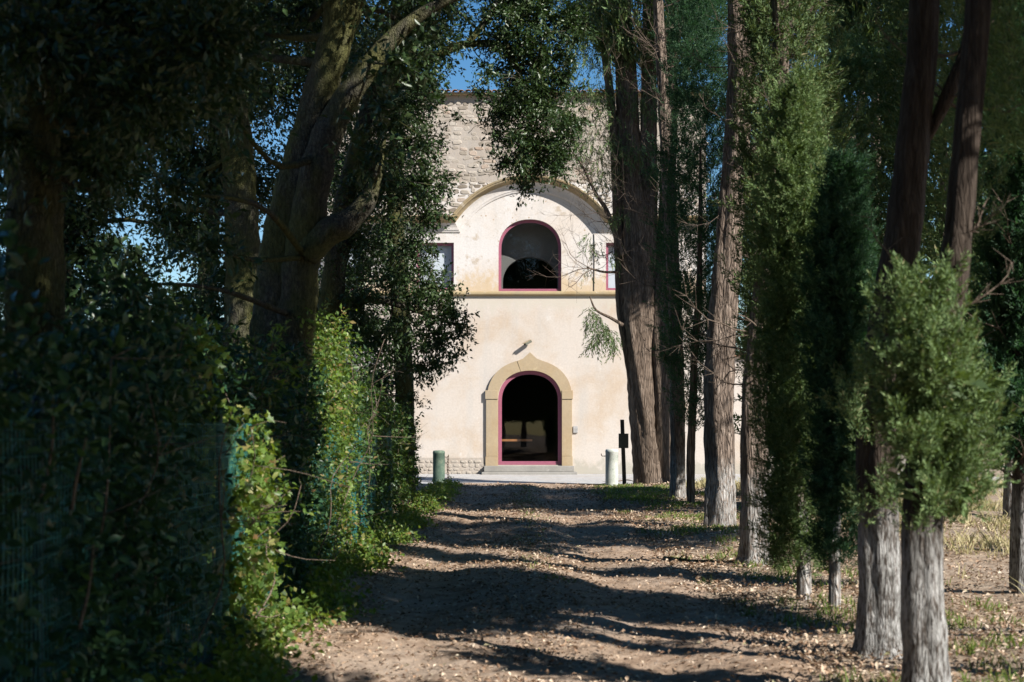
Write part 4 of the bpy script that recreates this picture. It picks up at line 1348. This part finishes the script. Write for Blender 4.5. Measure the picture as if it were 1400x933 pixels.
# the oak whose crown borders the villa on the left, and whose bough hangs over the path
L4 = px_path([(440, 660, 40), (445, 520, 36), (455, 400, 32), (470, 280, 28), (500, 160, 22), (530, 60, 16), (560, -60, 8)], 22)
L4b = px_path([(500, 160, 16), (545, 110, 13), (590, 80, 12), (640, 60, 11), (690, 70, 8), (720, 130, 5), (730, 200, 2)], 22)
L4c = px_path([(452, 430, 12), (500, 410, 10), (555, 420, 8), (610, 440, 4), (640, 445, 1)], 22)
L4d = px_path([(640, 60, 9), (670, 20, 10), (700, -30, 8), (720, -90, 3)], 22)
edge_blobs = [(560, 150, 42), (572, 200, 36), (580, 255, 34), (585, 300, 26), (545, 250, 45), (560, 340, 32), (540, 390, 42), (590, 400, 34), (618, 432, 26), (560, 440, 40), (600, 470, 30), (575, 505, 24), (520, 470, 40), (490, 420, 42), (480, 330, 50), (500, 260, 40), (520, 180, 45), (585, 110, 26), (600, 60, 34), (550, 80, 45), (560, 10, 50), (610, 10, 34), (595, 500, 15), (560, 545, 20), (628, 455, 12), (636, 440, 9), (615, 245, 9), (622, 160, 9), (500, 90, 50)]
hang_blobs = [(690, 20, 42), (740, 20, 44), (700, 75, 42), (745, 85, 40), (715, 130, 38), (690, 155, 28), (745, 150, 34), (705, 190, 26), (735, 205, 30), (730, 235, 16), (680, 185, 14), (765, 190, 22), (770, 110, 24), (780, 40, 28), (668, 60, 18), (672, 215, 9), (758, 232, 10), (700, -30, 60), (775, 165, 18)]
g = rng(545)
ragged = []
for y_, xa, xb in ((-10, 655, 800), (20, 650, 805), (50, 652, 800), (80, 655, 800), (110, 655, 800), (140, 662, 800), (165, 668, 796), (190, 668, 790), (212, 682, 782), (232, 706, 765), (248, 716, 748)):
    for q in range(max(2, int((xb - xa) / 16))):
        ragged.append((g.uniform(xa, xb), y_ + g.normal(0, 10), g.uniform(7, 17), 22 + g.normal(0, .5)))
edge_blobs += [(g.uniform(565, 640), g.uniform(120, 520), g.uniform(5, 11), 22 + g.normal(0, .4)) for q in range(26)]
edge_blobs = [b_ for b_ in edge_blobs if len(b_) == 3 or b_[0] < np.interp(b_[1], [120, 200, 270, 350, 400, 440, 480, 520], [612, 600, 618, 590, 625, 648, 640, 600])]
oak('holm_oak', 'holm oak framing the villa, with a leafy bough hanging over the path', tuple(P(440, 660, 22)[:2]) + (0,), [L4, L4b, L4c, L4d],
    pblobs(edge_blobs + hang_blobs + ragged + [(690, 225, 16), (712, 232, 16), (745, 222, 18), (770, 215, 14), (782, 190, 14), (655, 130, 14), (660, 170, 12)], 22), 200, 541, per=16, L=.070, W=.033, spread=.085, gap=.25, gscale=2.6, squash=1.0)

# more of the grove further left and behind, closing the view
oak('holm_oak', 'dark holm oak deep in the grove left of the straighter trunk', (-7.2, 22, 0), [[(-7.2, 22, -.1, .3), (-7.1, 22, 3, .24), (-6.8, 22, 7, .15), (-6.6, 22, 11, .02)]],
    pblobs([(130, 190, 75), (70, 130, 90), (40, 300, 60), (220, 160, 60), (120, 60, 80), (240, 420, 50), (260, 320, 50), (60, 420, 50), (20, 20, 90), (240, 510, 45), (200, 570, 50), (120, 560, 45), (50, 520, 60), (20, 380, 60), (135, 280, 42), (165, 240, 45), (105, 350, 36), (175, 410, 40), (100, 440, 40), (120, 315, 40), (150, 340, 36), (95, 290, 36), (140, 380, 36), (185, 350, 30), (90, 400, 34), (150, 450, 40)], 22), 165, 551, L=.085, W=.04, spread=.13)
oak('holm_oak', 'holm oak of the grove seen between the forked trunk and the villa', (-5.9, 27, 0), [[(-5.9, 27, -.1, .26), (-5.8, 27, 4, .2), (-5.6, 27, 8, .12), (-5.5, 27, 12, .02)]],
    pblobs([(400, 250, 60), (360, 130, 70), (440, 420, 50), (400, 520, 55), (300, 480, 50), (300, 560, 55), (440, 100, 60), (390, 400, 45), (480, 530, 40), (450, 20, 70), (350, 20, 70), (330, 250, 60), (250, 440, 40)], 27), 140, 561, L=.09, W=.045, spread=.15)

oak('holm_oak', 'unseen spreading holm oak added over the path behind the camera to block skylight', (-3.4, 1.0, 0), [[(-3.4, 1, -.1, .34), (-3.3, 1, 2.5, .26), (-2.6, 1, 5, .2), (-1.2, 1, 7, .1), (.5, 1, 8, .02)]],
    [(-4.5, 2, 5.0, 1.6), (-4.2, -1, 4.5, 1.8), (-2.6, .5, 6.0, 1.8), (-.8, 2.5, 6.6, 1.8), (-.5, -1, 6.4, 1.9), (1.2, .8, 7.4, 1.8), (-2.5, 4.0, 6.2, 1.6), (.6, 5.0, 7.2, 1.7), (-4.0, 5, 5.5, 1.5), (1.6, -2.5, 7.2, 1.8), (-2.5, -4, 5.2, 2.2), (.5, -5, 6.0, 2.0), (-4.5, -4, 3, 2.0), (-5.0, 1, 2.5, 1.6)], 40, 571, per=10, L=.17, W=.09, spread=.20, flecks=FLECKS)  # canopy added out of view to keep skylight off the left trunks

# ================================================================== HEDGE, SHRUBS, IVY
def strip_cloud(y0, y1, xf, w, zf, n, seed, gap=.1, gs=2.2):
    g = rng(seed)
    y = g.uniform(y0, y1, n)
    u_ = g.random(n)
    z = zf(y) * g.random(n) ** .85
    x = xf(y) + w(z, y) * (u_ * 2 - 1)
    p = np.stack([x, y, z], 1)
    ok = wob(p, gs, seed) + .5 * wob(p, gs * 2.6, seed + 2) > -1 + 2 * gap
    p = p[ok]
    p[:, 2] += ground_z(p[:, 0], p[:, 1])
    D = nrm(np.stack([np.full(len(p), .7), g.normal(-.3, .5, len(p)), g.normal(.25, .4, len(p))], 1))
    return p, D

def hedge(name, label, y0, y1, hz, n, seed, leaf, per, L, W, shape, spread=.07, wd=.42, x0=-2.15, gap=.1, cat='hedge', group=None, stems=10):
    o = thing(name, (x0, (y0 + y1) / 2, 0), label, cat, group)
    zf = lambda y: hz * (1 + .16 * np.sin(1.9 * y + seed) + .10 * np.sin(4.3 * y + 2 * seed))
    C, D = strip_cloud(y0, y1, lambda y: x0 + .06 * np.sin(2.2 * y + seed), lambda z, y: wd * (1 - .18 * z / hz + .2 * np.sin(3.1 * y + 2.2 * z + seed)), zf, n, seed, gap)
    leaf_object('foliage', leaves(C, D, per, spread, L, W, seed + 2, along=.5, droop=-.05, shape=shape), M[leaf], o)
    g = rng(seed + 4)
    m_ = MB()
    for q in range(stems):
        y = g.uniform(y0, y1)
        x = x0 + g.normal(0, wd * .35)
        p = np.array([x, y, 0.0])
        rows = [(*p, .010)]
        for _ in range(5):
            p = p + np.array([g.normal(.02, .10), g.normal(0, .16), hz / 5 * g.uniform(.8, 1.15)])
            rows.append((*p, max(.003, rows[-1][3] * .78)))
        m_.add(*tube(rows, 14, 6))
        for _ in range(4):
            r_ = rows[g.integers(1, 6)]
            e = np.array(r_[:3]) + np.array([g.normal(.15, .2), g.normal(0, .25), g.normal(.08, .15)])
            m_.add(*tube([r_, (*((np.array(r_[:3]) + e) / 2 + g.normal(0, .03, 3)), r_[3] * .6), (*e, .0015)], 6, 5))
    m_.build('stems', M['twig'], o, smooth=True)
    return o

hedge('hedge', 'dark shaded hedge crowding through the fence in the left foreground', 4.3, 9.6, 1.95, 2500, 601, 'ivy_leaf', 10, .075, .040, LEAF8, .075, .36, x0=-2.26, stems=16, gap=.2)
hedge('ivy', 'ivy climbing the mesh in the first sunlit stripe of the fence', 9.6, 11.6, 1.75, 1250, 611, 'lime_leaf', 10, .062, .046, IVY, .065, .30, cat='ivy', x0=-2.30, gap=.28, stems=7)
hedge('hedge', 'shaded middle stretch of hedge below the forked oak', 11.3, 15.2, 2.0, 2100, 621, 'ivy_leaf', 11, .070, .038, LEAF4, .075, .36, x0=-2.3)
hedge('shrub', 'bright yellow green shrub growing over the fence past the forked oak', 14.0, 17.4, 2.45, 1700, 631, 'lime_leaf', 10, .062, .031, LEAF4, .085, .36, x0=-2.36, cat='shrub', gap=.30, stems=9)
hedge('shrub', 'duller green shrub between the yellow green one and the upright oak', 16.9, 22.5, 2.2, 2200, 636, 'hedge_leaf', 10, .075, .038, LEAF4, .10, .42, x0=-2.35, cat='shrub', gap=.26, stems=22)
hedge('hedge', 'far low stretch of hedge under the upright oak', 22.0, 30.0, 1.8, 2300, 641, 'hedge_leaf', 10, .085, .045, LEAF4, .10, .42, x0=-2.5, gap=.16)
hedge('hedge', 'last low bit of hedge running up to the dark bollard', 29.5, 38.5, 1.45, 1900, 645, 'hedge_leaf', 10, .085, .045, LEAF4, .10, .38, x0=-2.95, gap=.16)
hedge('ivy', 'ivy sprigs pushing out through the mesh of the first sunlit stripe', 9.9, 11.5, 1.3, 260, 615, 'lime_leaf', 8, .060, .044, IVY, .07, .14, cat='ivy', x0=-1.94, gap=.25, stems=2)
hedge('ivy', 'yellow green creeper hanging over the fence top of the second sunlit stripe', 14.0, 17.2, 2.5, 620, 635, 'lime_leaf', 9, .060, .036, LEAF4, .08, .14, cat='creeper', x0=-1.98, gap=.35, stems=4)
hedge('hedge', 'dense dark undergrowth filling the grove behind the fence', 7.0, 30.0, 2.5, 4200, 651, 'oak_leaf', 12, .095, .050, LEAF4, .15, .7, x0=-3.7, gap=.05)

# ground cover at the foot of the hedge
g = rng(661)
n = 4000
y = 5.5 + 33 * g.random(n) ** 1.5
x = -1.70 + g.normal(0, .14, n) + .12 * np.sin(1.7 * y)
z = ground_z(x, y) + .03 + abs(g.normal(0, .09, n)) * np.clip(1.4 - abs(x + 1.7), .2, 1)
C = np.stack([x, y, z], 1)
D = nrm(np.stack([g.normal(.5, .4, n), g.normal(-.3, .4, n), g.normal(.5, .3, n)], 1))
leaf_object('ground_cover', leaves(C, D, 6, .05, .055, .038, 662, along=.5, shape=LEAF4), M['lime_leaf'], label='low green ivy spreading from the foot of the hedge onto the path', category='ground cover', kind='stuff')

# sapling with bare reddish twigs above the ivy stripe
def sapling(name, label, base, rows, tips, leaf, seed, L, W, per, mat='twig', cat='sapling'):
    o = thing(name, base, label, cat)
    m_ = MB()
    m_.add(*tube(rows, 22, 8, rough=.05, seed=seed))
    g = rng(seed)
    C, D = [], []
    sp_ = smooth_path(rows, 30)
    for q in range(tips):
        s_ = sp_[g.integers(8, 30)]
        dv = nrm(np.array([g.normal(.1, .6), g.normal(-.1, .6), g.normal(.35, .3)]))
        ln = g.uniform(.15, .5)
        e1 = s_[:3] + dv * ln * .5 + g.normal(0, .03, 3)
        e2 = e1 + nrm(dv + g.normal(0, .3, 3)) * ln * .5
        m_.add(*tube([(*s_[:3], min(s_[3] * .6, .005)), (*e1, .004), (*e2, .0015)], 7, 5))
        C += [e2, (e1 + e2) / 2]
        D += [dv, dv]
    m_.build('stem', M[mat], o, smooth=True)
    leaf_object('foliage', leaves(np.array(C), np.array(D), per, .05, L, W, seed + 1, shape=LEAF8), M[leaf], o)
    return o

b = P(338, 600, 12)
sapling('sapling', 'twiggy sapling with bare pinkish stems rising above the fence', (b[0], b[1], 0), [(b[0], 12, 0, .02), (b[0] + .02, 12, .8, .017), *[(*P(px, py, 12), r_) for px, py, r_ in ((333, 590, .014), (345, 550, .012), (350, 520, .009), (360, 490, .004))]], 64, 'lime_leaf', 701, .075, .030, 4)
b = P(350, 720, 11)
sapling('sapling', 'pale twigged shoot leaning out of the ivy into the sun', (-1.95, 11, 0), [(-1.98, 11, .2, .012), (*P(335, 740, 11), .010), (*P(350, 710, 10.9), .008), (*P(368, 690, 10.85), .003)], 16, 'lime_leaf', 711, .06, .03, 4)

# laurel shoots with large single leaves in the left foreground
big_leaf = None
def laurel_shoot(label, px, py_top, d, h, n, size, seed):
    g = rng(seed)
    top = P(px, py_top, d)
    base = top - np.array([.06, 0, h])
    o = thing('laurel_shoot', tuple(base), label, 'shoot', 'laurel shoots in front of the dark hedge')
    rows = [(*base, .008), (*(base * .5 + top * .5 + g.normal(0, .012, 3)), .0065), (*top, .003)]
    MB().add(*tube(rows, 14, 7)).build('stem', M['twig'], o, smooth=True)
    global big_leaf
    if big_leaf is None:
        U = np.linspace(0, 1, 9)
        wv_ = .34 * np.sin(PI * U ** .85) ** .8
        v_, f_ = [], []
        for u_, w_ in zip(U, wv_):
            for k_ in (-1, -.5, 0, .5, 1):
                v_.append((u_, k_ * w_ * .5, .10 * abs(k_) * w_ - .16 * u_ * u_ + .012 * math.sin(14 * u_) * abs(k_)))
        for i_ in range(8):
            for k_ in range(4):
                f_.append((i_ * 5 + k_, i_ * 5 + 5 + k_, i_ * 5 + 6 + k_, i_ * 5 + 1 + k_))
        big_leaf = bpy.data.meshes.new('leaf')
        big_leaf.from_pydata(v_, [], f_)
        big_leaf.materials.append(M['laurel_leaf'])
        big_leaf.shade_smooth()
    sp_ = smooth_path(rows, 20)
    for q in range(n):
        s_ = sp_[min(19, int(20 * (.35 + .65 * (q + 1) / n)))]
        lf = link('leaf', big_leaf, None, o, loc=tuple(s_[:3] - base))
        s2 = size * g.uniform(.7, 1.2)
        lf.scale = (s2, s2 * 1.1, s2)
        lf.rotation_euler = (g.normal(0, .3), g.uniform(-.7, .3), q * 2.4 + g.normal(0, .3))
    return o
laurel_shoot('laurel shoot with large pale leaves beside the top of the dark fence post', 72, 532, 6.1, .5, 9, .115, 721)
laurel_shoot('lone upright laurel shoot catching light low in the dark hedge', 128, 745, 5.9, .35, 8, .085, 722)
laurel_shoot('laurel shoot with one broad leaf below the fence top at the far left', 118, 598, 5.9, .3, 5, .095, 723)

# ================================================================== LITTER, GRASS, STICKS
g = rng(801)
n = 130000
y = 6.5 + 34 * g.random(n) ** 1.7
x = g.uniform(-2.2, 7.5, n)
x = np.where(g.random(n) < .30, g.uniform(-2.0, 2.3, n), x)
x = np.where((x > 4.2) & (g.random(n) < .25), g.uniform(1.7, 4.0, n), x)
on_path = (x > -1.8) & (x < 1.9)
edge_ = np.exp(-((x - .15) / .5) ** 2) + np.exp(-((x + 1.6) / .4) ** 2) + np.exp(-((x - 2.2) / .7) ** 2)
kp = ~on_path | (g.random(n) < .22 + .55 * edge_ * (wob(np.stack([x, y, 0 * x], 1), 1.1, 9) > -.35))
x, y = x[kp], y[kp]
n = len(x)
z = ground_z(x, y) + .012 + np.where((x > -1.9) & (x < 1.95), .046, .02) + abs(g.normal(0, .008, n))
a_ = nrm(np.stack([g.normal(0, 1, n), g.normal(0, 1, n), g.normal(0, .35, n)], 1))
s_ = nrm(np.cross(a_, np.stack([g.normal(0, .35, n), g.normal(0, .35, n), np.ones(n)], 1)))
q_ = np.cross(s_, a_)
l_ = .024 * g.uniform(.4, 1.9, (n, 1)) * (1 + .022 * y)[:, None]
sh, tr = LEAF4
sh = sh * np.array([1, 1, 1.8])
v = np.stack([x, y, z], 1)[:, None] + a_[:, None] * (sh[None, :, 0:1] * l_[:, None]) + s_[:, None] * (sh[None, :, 1:2] * .5 * l_[:, None]) + q_[:, None] * (sh[None, :, 2:3] * l_[:, None])
t = tr[None] + (np.arange(n) * 4)[:, None, None]
leaf_object('fallen_leaves', (v.reshape(-1, 3), t.reshape(-1, 3)), M['litter'], label='dry brown leaves littering the path and the verge', category='leaves', kind='stuff')

def grass(name, label, x, y, h, n_per, mat, seed, wdt=.006, lean=.35):
    g = rng(seed)
    x = np.repeat(x, n_per) + g.normal(0, .05, len(x) * n_per)
    y = np.repeat(y, n_per) + g.normal(0, .05, len(y) * n_per)
    h = np.repeat(h, n_per) * g.uniform(.4, 1.2, len(x))
    n_ = len(x)
    b_ = np.stack([x, y, ground_z(x, y) + .01], 1)
    d1 = np.stack([g.normal(0, lean, n_), g.normal(0, lean, n_), np.ones(n_)], 1)
    d2 = d1 + np.stack([g.normal(0, lean, n_), g.normal(0, lean, n_), np.full(n_, -.3)], 1)
    sd = nrm(np.stack([g.normal(0, 1, n_), g.normal(0, 1, n_), np.zeros(n_)], 1)) * wdt * (.6 + .04 * y)[:, None]
    hh = h[:, None]
    v_ = np.stack([b_ - sd, b_ + sd, b_ + d1 * hh * .55 + sd * .7, b_ + d1 * hh * .55 - sd * .7, b_ + (d1 * .55 + d2 * .45) * hh], 1)
    t_ = np.array([[0, 1, 2], [0, 2, 3], [3, 2, 4]])[None] + (np.arange(n_) * 5)[:, None, None]
    return leaf_object(name, (v_.reshape(-1, 3), t_.reshape(-1, 3)), M[mat], label=label, category='grass', kind='stuff')

g = rng(821)
n = 2600
x = g.uniform(1.9, 4.5, n)
y = 8 + 30 * g.random(n) ** 1.2
ok = wob(np.stack([x, y, 0 * x], 1), 1.5, 3) > .28
xs_, ys_ = x[ok], y[ok]
n2 = 90
xs_ = np.concatenate([xs_, g.normal(.30, .14, n2), g.uniform(2.2, 3.6, 260)])
ys_ = np.concatenate([ys_, g.uniform(14, 38, n2), g.uniform(30, 39, 260)])
grass('grass', 'sparse green grass tufts on the verge and along the middle of the path', xs_, ys_, np.full(len(xs_), .10), 9, 'grass', 822)
n = 7000
x = 4.6 + 12 * g.random(n) ** 1.3
y = 12 + 30 * g.random(n)
ok = wob(np.stack([x, y, 0 * x], 1), .9, 6) > -.2
x, y = x[ok], y[ok]
n = len(x)
grass('dry_grass', 'tall straw coloured dry grass in the sunny field to the right', x, y, g.uniform(.08, .30, n), 6, 'dry_grass', 823, .006, .5)

def stick(label, pts, r0, side=0, seed=1, mat='twig', name='fallen_branch'):
    o = thing(name, pts[0], label, 'branch')
    g = rng(seed)
    rows = [(*p, r0 * (1 - .7 * q / (len(pts) - 1))) for q, p in enumerate(pts)]
    m_ = MB().add(*tube(rows, 18, 8, rough=.15, seed=seed))
    sp_ = smooth_path(rows, 20)
    for q in range(side):
        s_ = sp_[g.integers(4, 18)]
        e = s_[:3] + np.array([g.normal(0, .12), g.normal(0, .12), abs(g.normal(.05, .05))])
        m_.add(*tube([(*s_[:3], s_[3] * .7), (*e, .002)], 4, 5))
    m_.build('wood', M[mat], o, smooth=True)
def gp(px, py, up=.03):
    d = FPX * EYE / (py - HOR)
    x = (px - 700) / FPX * d
    return (x, d, float(ground_z(x, d)) + up)
stick('dark fallen branch with a stub end on the verge left of the clean whitish trunk', [gp(908, 767, .07), gp(940, 770, .05), gp(975, 772, .04), gp(1008, 776, .03)], .028, 6, 831, 'oak_bark')
stick('pale broken stick lying at the foot of the ivy stripe', [gp(360, 872, .04), gp(382, 862, .10), gp(402, 855, .13)], .012, 3, 832)
stick('thin root arching over the ground between the sign post and the split cypress', [gp(822, 665, .04), gp(838, 663, .07), gp(858, 662, .12), gp(876, 667, .05)], .03, 2, 833)
